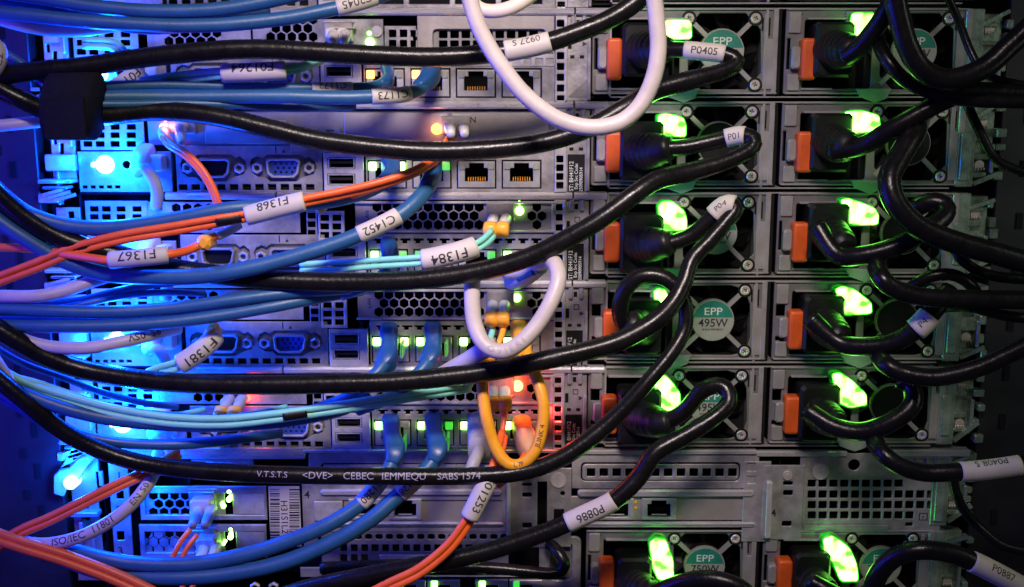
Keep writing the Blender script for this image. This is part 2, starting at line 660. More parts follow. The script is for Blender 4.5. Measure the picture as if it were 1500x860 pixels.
def dsub(server, dx_px, pins):
    """serial or video port in its stamped recess"""
    a, b = L(415, 246, 1), L(415 + dx_px, 246, 1)
    dx = b[0] - a[0]
    name = 'video_port' if pins else 'serial_port'
    me = shared(('dback',), lambda: curve_mesh('port_recess', [Lp(EAR_V)], M['zinc_dark'], .5, 0.05))
    root = ob(name, me, server, (dx, 2.3, 0))
    sh = Lp([(391, 236), (395, 232), (437, 232), (441, 236), (438, 254), (432, 260), (400, 260), (393, 254)])
    inn = Lp([(394, 238), (398, 235), (434, 235), (438, 238), (435, 252), (430, 257), (402, 257), (396, 252)])
    ob('port_shell', shared(('dshell',), lambda: curve_mesh('port_shell', [sh, inn], M['port'], 5.2, 0.25)), root, (0, -5.0, 0))
    face = shared(('dface', pins), lambda: curve_mesh('pin_face', [inn] + [disc(*L(404 + 8.2 * c_ + (4 if r_ == 1 else 0), 239.5 + 6.3 * r_), .62, 8) for r_ in range(3) for c_ in range(5) if pins and not (r_ == 1 and c_ == 4)], M['vga'] if pins else M['black'], .6, 0.0 if not pins else .02))
    ob('pin_face', face, root, (0, -3.4 if pins else -1.2, 0))
    for sx in (377, 453):
        q = L(sx, 246, 1)
        socket_screw(root, q[0], q[1], -3.6)
    return root


def usb(server, py0, py1):
    a, b = L(481, py0, 1), L(520, py1, 1)
    sh = rect(a[0], b[0], b[1], a[1])
    inn = rect(a[0] + .55, b[0] - .55, b[1] + .55, a[1] - .55)
    cx, cz = (a[0] + b[0]) / 2, (a[1] + b[1]) / 2
    o = ob('usb_port', shared(('usb', py0), lambda: curve_mesh('usb_port', [sh, inn], M['port'], 6, 0.12)), server, (0, -1.3, 0))
    MB().box(inn[0][0] + .6, inn[1][0] - .6, 0, 5, cz - .2, cz + 1.0).build('contact_tongue', M['black'], o)
    return o


NX = [567, 632.5, 698, 764]


def rj_hole(cx, cy, k=1, w=17, h0=-16, h1=11):
    return Lp([(cx - w, cy - 9), (cx - w + 6, cy - 9), (cx - w + 6, cy + h0), (cx + w - 6, cy + h0), (cx + w - 6, cy - 9), (cx + w, cy - 9), (cx + w, cy + h1), (cx - w, cy + h1)], k)


def nic(server, i, left=None, right=None):
    cx = NX[i]
    me = shared(('nic', i), lambda: curve_mesh('network_port', [Lr(cx - 27, 236.5, cx + 27, 274.5), rj_hole(cx, 255)], M['port'], 3.0, 0.2))
    o = ob('network_port', me, server, (0, -.6, 0))
    q0, q1 = L(cx - 17, 270, 1), L(cx + 17, 240, 1)
    mb = MB()
    for j in range(8):
        x = q0[0] + 1.6 + j * (q1[0] - q0[0] - 3.2) / 7
        mb.box(x - .16, x + .16, 3, 9, q0[1] + 1.5, q0[1] + 3.2)
    mb.build('contact', M['clip'], o, kind='stuff')
    for sx, mm_ in ((-21, left), (21, right)):
        a = L(cx + sx, 243.5, 1)
        me = shared(('led', sx), lambda: MB().box(-1.55, 1.55, -.35, .8, -1.7, 1.7, .3).mesh('port_light', M['off']))
        if mm_:
            me = shared(('led', mm_), lambda: MB().box(-1.9, 1.9, -.7, .8, -2.0, 2.0, .4).mesh('port_light', M[mm_]))
        ob('port_light', me, o, (a[0], -.3, a[1]))
    return o


def hex_plate(name, server, x0, y0, x1, y1, hx0, hx1, rows, k, m, pitch=15.0, r=7.3, y=.4, stagger=0, extra=()):
    """slot cover pierced by a honeycomb; rows = heights in pixels"""
    def mk():
        holes = []
        kk = pitch * PXMM
        for ri, ry in enumerate(rows):
            cx = hx0 + (pitch / 2 if (ri + stagger) % 2 else 0)
            while cx <= hx1:
                q = L(cx, ry, k)
                holes.append(hexa(q[0], q[1], r * PXMM))
                cx += pitch
        return curve_mesh(name, [Lr(x0, y0, x1, y1, k)] + holes + list(extra), m, .9, .12)
    return ob(name, mk(), server, (0, y, 0))


def sq_holes(xs, ys, w, h, k, r=.4):
    return [Lr(x - w / 2, y - h / 2, x + w / 2, y + h / 2, k, r) for y in ys for x in xs]


def lc_pair(parent, k, px, py, m='lc'):
    """optic cage with two fibre sockets, seen end on"""
    a = L(px, py, k)
    o = MB().box(a[0] - 6.8, a[0] + 6.8, -3.0, 4, a[1] - 4.2, a[1] + 4.6, .4).build('optic_module', M['sfp'], parent)
    MB().box(a[0] - 7.4, a[0] + 7.4, -1.2, 4, a[1] + 4.7, a[1] + 5.6, .2).build('cage_lip', M['zinc_light'], o)
    return o


def led_cluster(parent, k, px, py, mname, n=3, seed=1, rr=2.1):
    rnd = random.Random(seed)
    a = L(px, py, k)
    o = MB().cyl(a[0], a[1], -1.2, .6, 2.7 if mname == 'amber' else rr, 14).build('status_light', M[mname], parent)
    for i in range(n - 1):
        MB().cyl(a[0] + (-3.6 if i % 2 else 0.1) + rnd.uniform(-.6, .6), a[1] + (4.2, -3.9, 1.6, -2.6)[i % 4], -.8, .6, rnd.uniform(.8, 1.2), 10).build('status_light', M[mname], parent)
    return o


# ------------------------------------------------------------------ power supply (measured on the fourth server)
PO = L(990, 469, 3)


def S(px, py):
    q = L(px, py, 3)
    return (q[0] - PO[0], q[1] - PO[1])


def Sr(x0, y0, x1, y1, r=0):
    a, b = S(x0, y0), S(x1, y1)
    return rrect(a[0], b[0], b[1], a[1], r) if r else rect(a[0], b[0], b[1], a[1])


def soften(poly):
    for _ in range(2):
        q = []
        for i in range(len(poly)):
            a, b = poly[i], poly[(i + 1) % len(poly)]
            q += [(a[0] * .88 + b[0] * .12, a[1] * .88 + b[1] * .12), (a[0] * .12 + b[0] * .88, a[1] * .12 + b[1] * .88)]
        poly = q
    return poly


def supply(server, loc, k, led_px, rounded, watts, band=True, inner=0, sticker=True):
    ps = ob('power_supply', None, server, (loc[0], 0, loc[1]))
    ps.empty_display_size = .01
    fc = S(1044, 469)
    if rounded:
        fan_hole = [S(x, y) for x, y in [(1000, 430), (1012, 419), (1070, 418), (1083, 422), (1094, 433), (1099, 446), (1099, 494), (1095, 506), (1086, 517), (1072, 520.5), (1014, 520), (1003, 510), (996, 494), (996, 446)]]
    else:
        fan_hole = [S(x, y) for x, y in [(997, 436), (1014, 418), (1078, 418), (1099, 440), (1099, 498), (1078, 520), (1014, 520), (997, 502)]]
    sock = Sr(890, 427, 984, 519, 1)
    lat = [Sr(867, 446, 880, 463), Sr(867, 493, 880, 499)] if rounded else [Sr(866, 452, 870, 493)]
    plate('supply_face', Sr(863.5, 412, 1120, 526, .6), [sock, fan_hole] + lat, M['psu'], ps, -.2, 1.6, .4, key=('psu', rounded))
    def cas():
        mb = MB()
        a, b = S(865, 525), S(1119, 413)
        mb.box(a[0], b[0], 14, 60, a[1], b[1])
        for x in (a[0], b[0] - .8, S(988, 0)[0]):
            mb.box(x, x + .8, 1.4, 60, a[1], b[1])
        mb.box(a[0], b[0], 1.4, 60, a[1], a[1] + .8)
        mb.box(a[0], b[0], 1.4, 60, b[1] - .8, b[1])
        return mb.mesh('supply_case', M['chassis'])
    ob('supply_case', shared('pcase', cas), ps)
    # raised rim round the face, right hand rail, sockets rims
    def trims():
        mb = MB()
        for x0, y0, x1, y1, h in ((864, 411.5, 1120, 414, 1.2), (864, 524, 1120, 526.5, 1.2), (1104, 419, 1106, 520, .9), (1116.5, 412, 1119, 526, 1.4), (893, 424, 982, 427, 2.2), (886, 518, 930, 521, 1.2)):
            a, b = S(x0, y0), S(x1, y1)
            mb.box(a[0], b[0], -h, -.15, b[1], a[1], .25)
        a, b = S(1107.5, 452), S(1115.5, 520)
        mb.box(a[0], b[0], -1.0, -.15, b[1], a[1], .3)
        return mb.mesh('face_rib', M['guard'])
    ob('face_rib', shared('ptrim', trims), ps)
    for n_, (x0, y0, x1, y1) in enumerate(((1100.5, 424, 1102, 442), (1110, 424, 1111.4, 448), (1121.5, 412, 1124, 527), (872, 419, 886, 420.2))):
        a, b = S(x0, y0), S(x1, y1)
        ob('panel_seam', shared(('pseam', n_), lambda: MB().box(a[0], b[0], -.35, -.1, b[1], a[1]).mesh('panel_seam', M['chassis'])), ps)
    # latch and its orange release
    def latch():
        mb = MB()
        for x0, y0, x1, y1, h in ((867, 416, 884, 445, 1.4), (867, 500, 884, 522, 1.4)):
            a, b = S(x0, y0), S(x1, y1)
            mb.box(a[0], b[0], -h, -.15, b[1], a[1], .5)
        a, b = S(870, 463), S(883, 493)
        mb.box(a[0], b[0], -4.2, .3, b[1], a[1], .9)
        return mb.mesh('latch_bracket', M['guard'])
    ob('latch_bracket', shared('platch', latch), ps)
    def lever():
        mb = MB()
        a, b = S(882, 452), S(904, 508)
        if k == 0:
            a, b = (a[0], a[1]), (b[0] - .6, b[1])
        me = curve_mesh('release_lever', [rrect(a[0], b[0], b[1], a[1], 1.8, 5)], M['lever'], 8.5, 1.5, 3)
        me.transform(Matrix.Translation((0, -7.5 * MM, 0)))
        me.polygons.foreach_set('use_smooth', [len(p.vertices) == 4 for p in me.polygons])
        return me
    ob('release_lever', shared(('plever', k == 0), lever), ps)
    # fan, guard, badge, screws
    def fan():
        mb = MB()
        n = 7
        for i in range(n):
            a0 = 2 * math.pi * i / n
            vs = []
            for rr, tw, dp in ((9.5, 0, 9.5), (18.5, .42, 10.5), (18.5, .92, 5.5), (9.5, .66, 5.2)):
                vs.append((fc[0] + rr * math.cos(a0 + tw), dp, fc[1] + rr * math.sin(a0 + tw)))
            vs += [(x, y + .6, z) for x, y, z in vs]
            mb.add(vs, [(0, 1, 2, 3), (7, 6, 5, 4), (0, 4, 5, 1), (1, 5, 6, 2), (2, 6, 7, 3), (3, 7, 4, 0)])
        mb.cyl(fc[0], fc[1], 4.5, 13, 10, 24)
        return mb.mesh('fan_rotor', M['black'])
    ob('fan_rotor', shared('pfan', fan), ps)
    corners = [S(1091, 425), S(1090, 514), S(998, 425), S(997, 513)]
    def guard():
        mb = MB()
        for q in corners:
            d = np.array(q) - np.array(fc)
            d /= np.linalg.norm(d)
            mb.bar(np.array(fc) + d * 9, np.array(q), 2.2, (-.6, .9))
        mb.cyl(fc[0], fc[1], -.8, 1.4, 10.9, 36, 10.6)
        return mb.mesh('fan_guard', M['guard'])
    ob('fan_guard', shared('pguard', guard), ps)
    for q in corners[:3]:
        screw(ps, q[0], q[1], -1.5)
    if sticker:
        ob('badge', shared('badge', lambda: MB().cyl(fc[0], fc[1], -.95, -.78, 10.4, 40).mesh('badge', M['sticker'])), ps)
        if band:
            def seg():
                r, c0 = 10.1, 1.6
                a0 = math.asin(c0 / r)
                pts = [(fc[0] + r * math.cos(a0 + (math.pi - 2 * a0) * i / 20), fc[1] + r * math.sin(a0 + (math.pi - 2 * a0) * i / 20)) for i in range(21)]
                return curve_mesh('badge_band', [pts], M['teal'], .06, 0)
            ob('badge_band', shared('bband', seg), ps, (0, -1.02, 0))
            flat_text('badge_print', 'EPP', 5.4, (fc[0] - .1, fc[1] + 4.5), M['whiteink'], ps, 0, -1.08, .03, 1.15)
            flat_text('badge_print', watts, 5.8, (fc[0], fc[1] - 1.4), M['ink'], ps, 0, -1.08, .06)
            flat_text('badge_print', '80 PLUS EFFICIENCY', 1.2, (fc[0], fc[1] - 4.6), M['ink'], ps, 0, -1.08, .03)
    else:
        ob('hub_cap', shared('hubcap', lambda: curve_mesh('hub_cap', [disc(fc[0], fc[1], 10.2, 36)], M['black'], .4, .1)), ps, (0, -1.3, 0))
    # glowing handle
    if led_px:
        zc = ZC[k] + loc[1]
        def loc_of(x, y):
            p = P(x, y, 6.0)
            return (float(p[0]) - loc[0], float(p[2]) - zc)
        poly = [loc_of(*q) for q in led_px]
        area2 = sum(poly[i][0] * poly[(i + 1) % len(poly)][1] - poly[(i + 1) % len(poly)][0] * poly[i][1] for i in range(len(poly)))
        if area2 < 0:
            poly = poly[::-1]
        cx = sum(p[0] for p in poly) / len(poly); cz = sum(p[1] for p in poly) / len(poly)
        core = soften([(cx + (x - cx) * 1.04, cz + (z - cz) * 1.04) for x, z in poly])
        rim = soften([(cx + (x - cx) * 1.17 - .3, cz + (z - cz) * 1.15 - .2) for x, z in poly])
        ob('status_light', curve_mesh('status_light', [core], M['green'], 5.0, .5), ps, (0, -6.3, 0))
        ob('light_halo', curve_mesh('light_halo', [rim, core], M['greenrim'], 4.4, .5), ps, (0, -5.4, 0))
        mb = MB()
        mb.box(cx - 5, cx + 5, -1.6, 8, cz - 7, cz + 7, .4)
        mb.build('handle_block', M['strap'], ps)
    # added grey-green sheet under the plug, standing for green light on the face
    a = [S(x, y) for x, y in [(962, 519), (1012, 519), (1006, 532), (990, 538), (968, 530)]]
    ob('green_lit_patch', shared('pgreenlit', lambda: curve_mesh('green_lit_patch', [a], M['strap'], .8, .1)), ps, (0, -2.2, 0))
    return ps


GREEN = {
    (0, 0): [(975, 30), (1008, 30), (1012, 36), (1012, 56), (985, 57), (980, 61), (976, 57)],
    (1, 0): [(965, 170), (976, 167), (1000, 173), (1004, 182), (1004, 199), (985, 199), (967, 196)],
    (2, 0): [(966, 303), (972, 296), (984, 296), (1002, 310), (1005, 322), (1005, 335), (985, 338), (972, 336), (967, 318)],
    (3, 0): [(959, 428), (965, 424), (974, 425), (983, 448), (976, 463), (964, 460), (960, 443)],
    (4, 0): [(960, 566), (968, 552), (974, 551), (986, 563), (995, 576), (996, 599), (972, 601), (964, 585)],
    (0, 1): [(1250, 20), (1281, 19), (1271, 38), (1260, 50), (1253, 55), (1247, 48), (1247, 32)],
    (1, 1): [(1238, 165), (1262, 163), (1287, 170), (1289, 190), (1262, 194), (1253, 196), (1243, 190)],
    (2, 1): [(1234, 294), (1245, 292), (1280, 305), (1286, 315), (1285, 328), (1252, 329), (1241, 325)],
    (3, 1): [(1226, 425), (1235, 421), (1250, 424), (1275, 443), (1276, 458), (1240, 461), (1233, 448)],
    (4, 1): [(1221, 550), (1232, 548), (1250, 560), (1268, 578), (1269, 593), (1245, 596), (1228, 588)],
    (6, 0): [(953, 797), (962, 790), (975, 793), (985, 820), (986, 848), (965, 848), (957, 830)],
    (6, 1): [(1208, 792), (1222, 787), (1245, 805), (1255, 830), (1256, 850), (1232, 850), (1222, 825), (1210, 812)],
}
SUPPLY_DX = 92.6


def triangle(parent, x, z, s, m, y=-.06, rot=0):
    v = [(-s, 0, -s * .9), (s, 0, -s * .9), (0, 0, s)]
    c_, s_ = math.cos(rot), math.sin(rot)
    v = [(a * c_ - b * s_, 0, a * s_ + b * c_) for a, _, b in v]
    return ob('arrow_mark', mesh('arrow_mark', v, [(0, 1, 2)], m), parent, (x, y, z))


def server(k, label, links, variant):
    sv = thing('rack_server', label, 'server', (0, 0, ZC[k]), 'one-unit servers stacked in the rack')
    # case behind the rear face
    def case():
        mb = MB()
        mb.box(-216, 213, 40, 60, -21, 20.5)
        mb.box(-216, 46, 2, 60, 19.6, 20.6)
        mb.box(-216, 46, 2, 60, -21.6, -20.8)
        for x in (-216, -168, 14, 45.4, 136.4, 212):
            mb.box(x, x + .8, 2, 60, -21, 20.5)
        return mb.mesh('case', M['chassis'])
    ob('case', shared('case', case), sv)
    def edges():
        mb = MB()
        mb.box(46, 213, -1.2, 40, -21.4, -20.7, .1)
        mb.box(46, 213, -.4, 40, 20.3, 20.9, .1)
        x = PO[0] + S(1125, 0)[0]
        mb.box(x - .6, x + .6, -1.0, 40, -20.6, 20.2, .15)
        mb.box(45.2, 46.2, -1.0, 40, -20.6, 20.2, .15)
        return mb.mesh('case_edge', M['guard'])
    ob('case_edge', shared('edges', edges), sv)
    # folded edge of the top cover
    def cover():
        prof = [(6, 20.9), (0, 21.0), (-1.6, 20.6), (-2.4, 19.6), (-2.3, 18.2), (-1.5, 17.4), (.3, 17.2), (.3, 18), (6, 18)]
        mb = MB()
        for x0, x1 in ((-172, -118), (-117.2, 28), (28.8, 45)):
            v = [(x0, y, z) for y, z in prof] + [(x1, y, z) for y, z in prof]
            n = len(prof)
            mb.add(v, [(i, (i + 1) % n, n + (i + 1) % n, n + i) for i in range(n)] + [tuple(range(n)), tuple(range(2 * n - 1, n - 1, -1))])
        return mb.mesh('top_cover', M['cover'])
    ob('top_cover', shared('cover', cover), sv)
    # ---- port panel: serial, video
    ears = [Lp(EAR_V), Lp([(x - 102, y) for x, y in EAR_V])]
    comb = [Lr(262 + i * 18.6, 270, 262 + i * 18.6 + 12.5, 278.5) for i in range(11)]
    def pp():
        return curve_mesh('port_panel', [Lr(256, 213, 473, 282)] + ears + comb, M['zinc'], 1.4, .3)
    ob('port_panel', shared('pp', pp), sv)
    dsub(sv, -102, False)
    dsub(sv, 0, True)
    q = L(404, 219.5, 1)
    flat_text('port_mark', '1', 5.2, q, M['ink'], sv, 0, -.06, .06)
    triangle(sv, q[0] + 3.8, q[1] - .6, .9, M['ink'])
    # ---- square vents
    def sqv():
        holes = sq_holes([472, 490], [187, 200, 213], 13.5, 9.5, 1, .3)
        return curve_mesh('vent_block', [Lr(462, 177, 502, 222)] + holes, M['zinc_light'], 2.2, .25)
    if k != 1 and k != 0:
        ob('vent_block', shared('sqv', sqv), sv, (0, -1.4, 0))
        ob('vent_column', shared('sqv2', lambda: curve_mesh('vent_column', [Lr(444, 177, 461, 222)] + sq_holes([452], [184, 197, 210], 12, 9, 1, .3), M['zinc'], 1.2, .15)), sv, (0, -.2, 0))
    # ---- usb block
    def ub():
        return curve_mesh('usb_panel', [Lr(474, 224, 534, 282), Lr(480, 230.5, 521, 247.5), Lr(480, 254.5, 521, 271.5)], M['zinc_light'], 2.0, .25)
    ob('usb_panel', shared('ub', ub), sv, (0, -1.2, 0))
    usb(sv, 231, 247)
    usb(sv, 255, 271)
    # ---- network block
    def nb():
        holes = [Lr(NX[i] - 29, 234.5, NX[i] + 29, 276.5) for i in range(4)]
        teeth = []
        for i in range(13):
            x = 545 + i * 19.5
            teeth.append(Lp([(x, 218.5), (x + 15, 218.5), (x + 15, 222), (x + 10, 222), (x + 10, 226), (x + 3, 226), (x + 3, 222), (x, 222)]))
        return curve_mesh('network_panel', [Lr(535, 211, 812, 282)] + holes + (teeth if k >= 2 else []), M['zinc'], 1.6, .3)
    ob('network_panel', shared(('nb', k >= 2), nb), sv, (0, -.4, 0))
    for i in range(4):
        nic(sv, i, *links.get(i, (None, None)))
    # ---- narrow column of cut-outs beside the network ports
    ys = [171 + 15.3 * i for i in range(8)] if k != 1 else [171, 186.3] + [233 + 12.8 * i for i in range(4)]
    ob('vent_strip', shared(('vs', k == 1), lambda: curve_mesh('vent_strip', [Lr(813, 160, 829, 281)] + sq_holes([820], ys, 10.5, 10, 1, .5), M['zinc_light'], 2.2, .25)), sv, (0, -1.6, 0))
    # ---- information tab and its upper bracket
    def tab():
        mb = MB()
        box_L(mb, 830, 158, 863, 281, 1, -.2, 1.2, .2)
        box_L(mb, 835, 160, 841, 176, 1, -2.2, -.2, .4)
        box_L(mb, 851, 160, 857, 176, 1, -2.2, -.2, .4)
        box_L(mb, 859, 196, 863, 280, 1, -2.0, -.2, .4)
        return mb.mesh('tab_bracket', M['zinc'])
    tb = ob('tab_bracket', shared('tab', tab), sv)
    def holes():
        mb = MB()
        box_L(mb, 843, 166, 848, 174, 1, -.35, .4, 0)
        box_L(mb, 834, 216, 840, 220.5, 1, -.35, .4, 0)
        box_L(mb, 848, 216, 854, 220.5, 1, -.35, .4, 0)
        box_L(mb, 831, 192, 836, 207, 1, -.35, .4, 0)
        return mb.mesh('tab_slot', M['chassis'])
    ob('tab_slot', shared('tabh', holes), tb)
    if k != 0:
        def it():
            mb = MB()
            box_L(mb, 831.5, 226, 856, 280, 1, -1.0, -.1, .2)
            return mb.mesh('information_tag', M['black'])
        tg = ob('information_tag', shared('it', it), sv)
        for j, (dx, t_) in enumerate(((837, 'ST: BH41F12'), (844, 'Exp Svc Code:'), (851, '25090905914'))):
            q = L(dx, 258 if j < 2 else 263, 1)
            flat_text('tag_print', t_, 2.3 if j else 2.9, q, M['whiteink'], tg, math.pi / 2, -1.06, .02, .95)
    else:
        mb = MB()
        a = Lp([(832, 274), (862, 247), (862, 276), (832, 276)], 1)
        ob('tab_foil', curve_mesh('tab_foil', [a], M['psu'], .1, 0), sv, (0, -.32, 0))
    q = L(855, 200, 1)
    triangle(sv, q[0], q[1], 1.2, M['ink'], -.3, -math.pi / 2)
    q = L(847, 190, 1)
    ob('tab_mark', shared('tm', lambda: curve_mesh('tab_mark', [rect(-1.4, 1.4, -1.4, 1.4), rect(-1.0, 1.0, -1.0, 1.0)], M['ink'], .05, 0)), sv, (q[0], -.27, q[1]))
    # ---- blue-lit end: locator lamp, service jack, status plug
    def ep():
        return curve_mesh('end_panel', [Lr(114, 222, 254, 281)] + sq_holes([125, 137, 149, 161, 173], [274], 8, 5, 1, .2) + [disc(*L(187, 241), 2.2, 16)], M['zinc'], 1.3, .2)
    ob('end_panel', shared('ep', ep), sv, (0, -.8, 0))
    ob('end_vent', shared('ev', lambda: curve_mesh('end_vent', [Lr(114, 162, 212, 220)] + sq_holes([128, 146, 168, 192], [174, 186, 198, 211], 14, 8.5, 1, .4), M['zinc'], 1.2, .18)), sv, (0, .2, 0))
    q = L(187, 241)
    ob('jack_ring', shared('jr', lambda: curve_mesh('jack_ring', [disc(0, 0, 3.1, 20), disc(0, 0, 2.0, 16)], M['zinc_light'], 1.4, .3)), sv, (q[0], -1.8, q[1]))
    def lamp():
        q_ = L(155, 241)
        mb = MB().cyl(q_[0], q_[1], -3.2, -.8, 4.6, 20, 3.9)
        mb.cyl(q_[0] - 5.3, q_[1], -2.2, -.8, 1.3, 10)
        return mb.mesh('locator_lamp', M['blueled'])
    ob('locator_lamp', shared('lamp', lamp), sv)
    return sv


SV_LABEL = [
    'topmost grey server with amber lamps beside its network ports',
    'second server down with plain slot covers and one amber lamp',
    'third server down with honeycomb slot cover beneath the F1384 fibre label',
    'fourth server down, between the F1384 fibre label and the red lamp',
    'lowest of the thin servers, lit red by a lamp at its slot',
]
LINKS = [
    {0: ('amber', None), 1: ('amber', None)},
    {0: ('linkgreen', 'linkgreen'), 1: (None, 'linkdim')},
    {0: ('linkgreen', 'linkdim'), 1: ('linkdim', None), 2: (None, 'linkdim'), 3: ('linkgreen', None)},
    {0: ('linkgreen', 'linkgreen'), 1: ('linkgreen', None), 2: ('linkgreen', None), 3: ('linkgreen', None)},
    {0: ('linkgreen', None), 1: ('linkgreen', 'linkdim'), 2: ('linkgreen', None), 3: ('linkgreen', None)},
]
SERVERS = []
for k in range(5):
    sv = server(k, SV_LABEL[k], LINKS[k], k)
    SERVERS.append(sv)
    for j in (0, 1):
        ps = supply(sv, (PO[0] + j * SUPPLY_DX, PO[1]), k, GREEN[(k, j)], k >= 3, '495W', sticker=(k, j) not in ((1, 0), (1, 1), (2, 1), (3, 1), (4, 1)))

# slot covers, different on every server
sv = SERVERS[0]
K = 0
hex_plate('slot_cover', sv, 214, 38, 368, 78, 247, 320, [35.5, 48, 60.5], 0, M['zinc'], 15.6, 7.0)
hex_plate('slot_cover', sv, 369, 28, 562, 78, 396, 466, [29, 41.5, 54], 0, M['zinc'], 15.6, 7.0)
ob('slot_vent', curve_mesh('slot_vent', [Lr(563, 38, 610, 78, 0)] + sq_holes([575, 591, 606], [49, 64], 11, 11, 0), M['zinc'], 1.2, .15), sv, (0, .2, 0))
ob('slot_cover', curve_mesh('slot_cover', [Lr(611, 14, 812, 78, 0), Lr(634, 43, 800, 72, 0, 2)], M['blank'], 2.0, .3), sv, (0, -1.0, 0))
ob('slot_grid', curve_mesh('slot_grid', [Lr(634, 43, 800, 74, 0)] + sq_holes([649 + 16.6 * i for i in range(9)], [50, 65], 12.5, 11.5, 0, .5), M['zinc_dark'], 1.0, .18), sv, (0, 1.2, 0))
ob('vent_row', curve_mesh('vent_row', [Lr(535, 80, 812, 97, 0)] + sq_holes([690 + 16.6 * i for i in range(8)], [90.5], 11.5, 9.5, 0, .4), M['zinc_light'], 1.2, .2), sv, (0, -.9, 0))
lc_pair(sv, 0, 497, 48)
led_cluster(sv, 0, 542, 62, 'linkgreen', 3, 3)
MB().cyl(*L(552, 46, 0), -.8, 1, 2.6, 14).build('slot_knob', M['zinc_light'], sv)
q0, q1 = L(484, 42, 0), L(522, 39, 0)
MB().box(q0[0], q1[0], -4, 0, q0[1] - .3, q0[1] + .6, .2).build('cage_lip', M['zinc_light'], sv)

sv = SERVERS[1]
for x0, x1 in ((300, 420), (504, 655), (662, 804)):
    y0 = 176 if x0 == 300 else 166
    ob('slot_cover', curve_mesh('slot_cover', [Lr(x0, y0, x1, 211, 1)], M['blank'], 1.2, .35), sv, (0, -1.0, 0))
ob('slot_frame', curve_mesh('slot_frame', [Lr(214, 162, 812, 213, 1), Lr(302, 178, 418, 209, 1), Lr(506, 168, 802, 209, 1)], M['zinc_dark'], 1.4, .25), sv, (0, .9, 0))
ob('vent_block', curve_mesh('vent_block', [Lr(425, 188, 500, 224, 1)] + sq_holes([445, 464, 483], [195, 208], 13, 9, 1) + sq_holes([464, 483], [217], 13, 8, 1), M['zinc'], 1.4, .2), sv, (0, -.3, 0))
lc_pair(sv, 1, 668, 184)
MB().box(*[L(654, 0, 1)[0], L(660, 0, 1)[0]], -2.4, 1, L(0, 211, 1)[1], L(0, 165, 1)[1], .4).build('slot_divider', M['zinc_dark'], sv)
flat_text('slot_mark', 'N', 4.0, L(693, 176, 1), M['ink'], sv, 0, -1.08, .05)
led_cluster(sv, 1, 640, 189, 'amber', 2, 5)
led_cluster(sv, 1, 242, 188, 'amber', 2, 6)
lc_pair(sv, 1, 268, 183)

for k in (2, 3, 4):
    sv = SERVERS[k]
    hex_plate('slot_cover', sv, 520, 297, 812, 338, 552, 706, [303.5, 316.5, 329.5], 2, M['blank'], 15.0, 7.4, .0,
              extra=[hexa(*L(779, 316.5, 2), 7.2 * PXMM), hexa(*L(794, 316.5, 2), 7.2 * PXMM), hexa(*L(786.5, 303.5, 2), 7.2 * PXMM), hexa(*L(786.5, 329.5, 2), 7.2 * PXMM)])
    mb = MB()
    box_L(mb, 520, 294.5, 814, 298, 2, -2.0, .2, .3)
    box_L(mb, 520, 337, 814, 340, 2, -2.0, .2, .3)
    box_L(mb, 808, 297, 814, 338, 2, -1.6, .2, .3)
    mb.build('slot_rim', M['zinc_light'], sv)
    lc_pair(sv, 2, 733, 311)
    q = L(538, 316, 2)
    flat_text('slot_mark', 'LAN', 2.6, q, M['ink'], sv, math.pi / 2, -.06, .03)
    hex_plate('slot_cover', sv, 214, 296, 440, 341, 250 if k != 4 else 268, 312, [305, 318, 331], 2, M['zinc'], 16, 7.2, .2, stagger=1)
    if k >= 3:
        a = L(322, 303, 2); b = L(352, 322, 2)
        MB().box(a[0], b[0], -6, 0, b[1], a[1], .5).build('slot_catch', M['pale'], sv)
    q = L(526, 340 + 9, 2)
    flat_text('port_mark', '2', 4.6, q, M['ink'], sv, 0, -.46, .08)
    triangle(sv, q[0] + 3.6, q[1] - .5, .8, M['ink'], -.46)
led_cluster(SERVERS[2], 2, 761, 309, 'linkgreen', 4, 7)
led_cluster(SERVERS[3], 3, 757, 436, 'linkgreen', 1, 8)
led_cluster(SERVERS[4], 4, 758, 565, 'redcore', 1, 9, 2.8)
led_cluster(SERVERS[4], 4, 747, 575, 'red', 3, 10)
led_cluster(SERVERS[4], 4, 364, 584, 'red', 4, 11, 1.4)
point('red_lamp_and_fill', P(364, 586, 5), .004, (1, .04, .03), 1.5)
point('red_lamp_and_fill', P(806, 606, 4), .006, (1, .04, .02), 2.0)  # added in front of the vent strip to redden it
point('red_lamp_and_fill', P(820, 600, -9), .02, (1, .04, .02), 2.0)
point('red_lamp_and_fill', P(757, 566, 7), .009, (1, .05, .02), 2.5)
point('amber_lamp', P(640, 190, 6), .0035, (1, .35, .05), 2)
point('amber_lamp', P(242, 188, 8), .004, (1, .3, .08), 2)

# lower edge of one more server at the top of the picture
sv = thing('rack_server', 'server cut off by the top edge, only its bottom rim in sight', 'server', (0, 0, ZC[0] + 44.05), 'one-unit servers stacked in the rack')
for key_, nm in (('case', 'case'), ('edges', 'case_edge'), ('pp', 'port_panel'), ('ub', 'usb_panel'), (('nb', True), 'network_panel'), (('vs', False), 'vent_strip'), ('tab', 'tab_bracket'), ('ep', 'end_panel')):
    ob(nm, CACHE[key_], sv, (0, -1.2 if nm == 'usb_panel' else -.4 if nm in ('network_panel', 'end_panel') else 0, 0))
for j in (0, 1):
    ob('supply_face', CACHE[('supply_face', 'psu', False)], sv, (PO[0] + j * SUPPLY_DX, -.2, PO[1]))

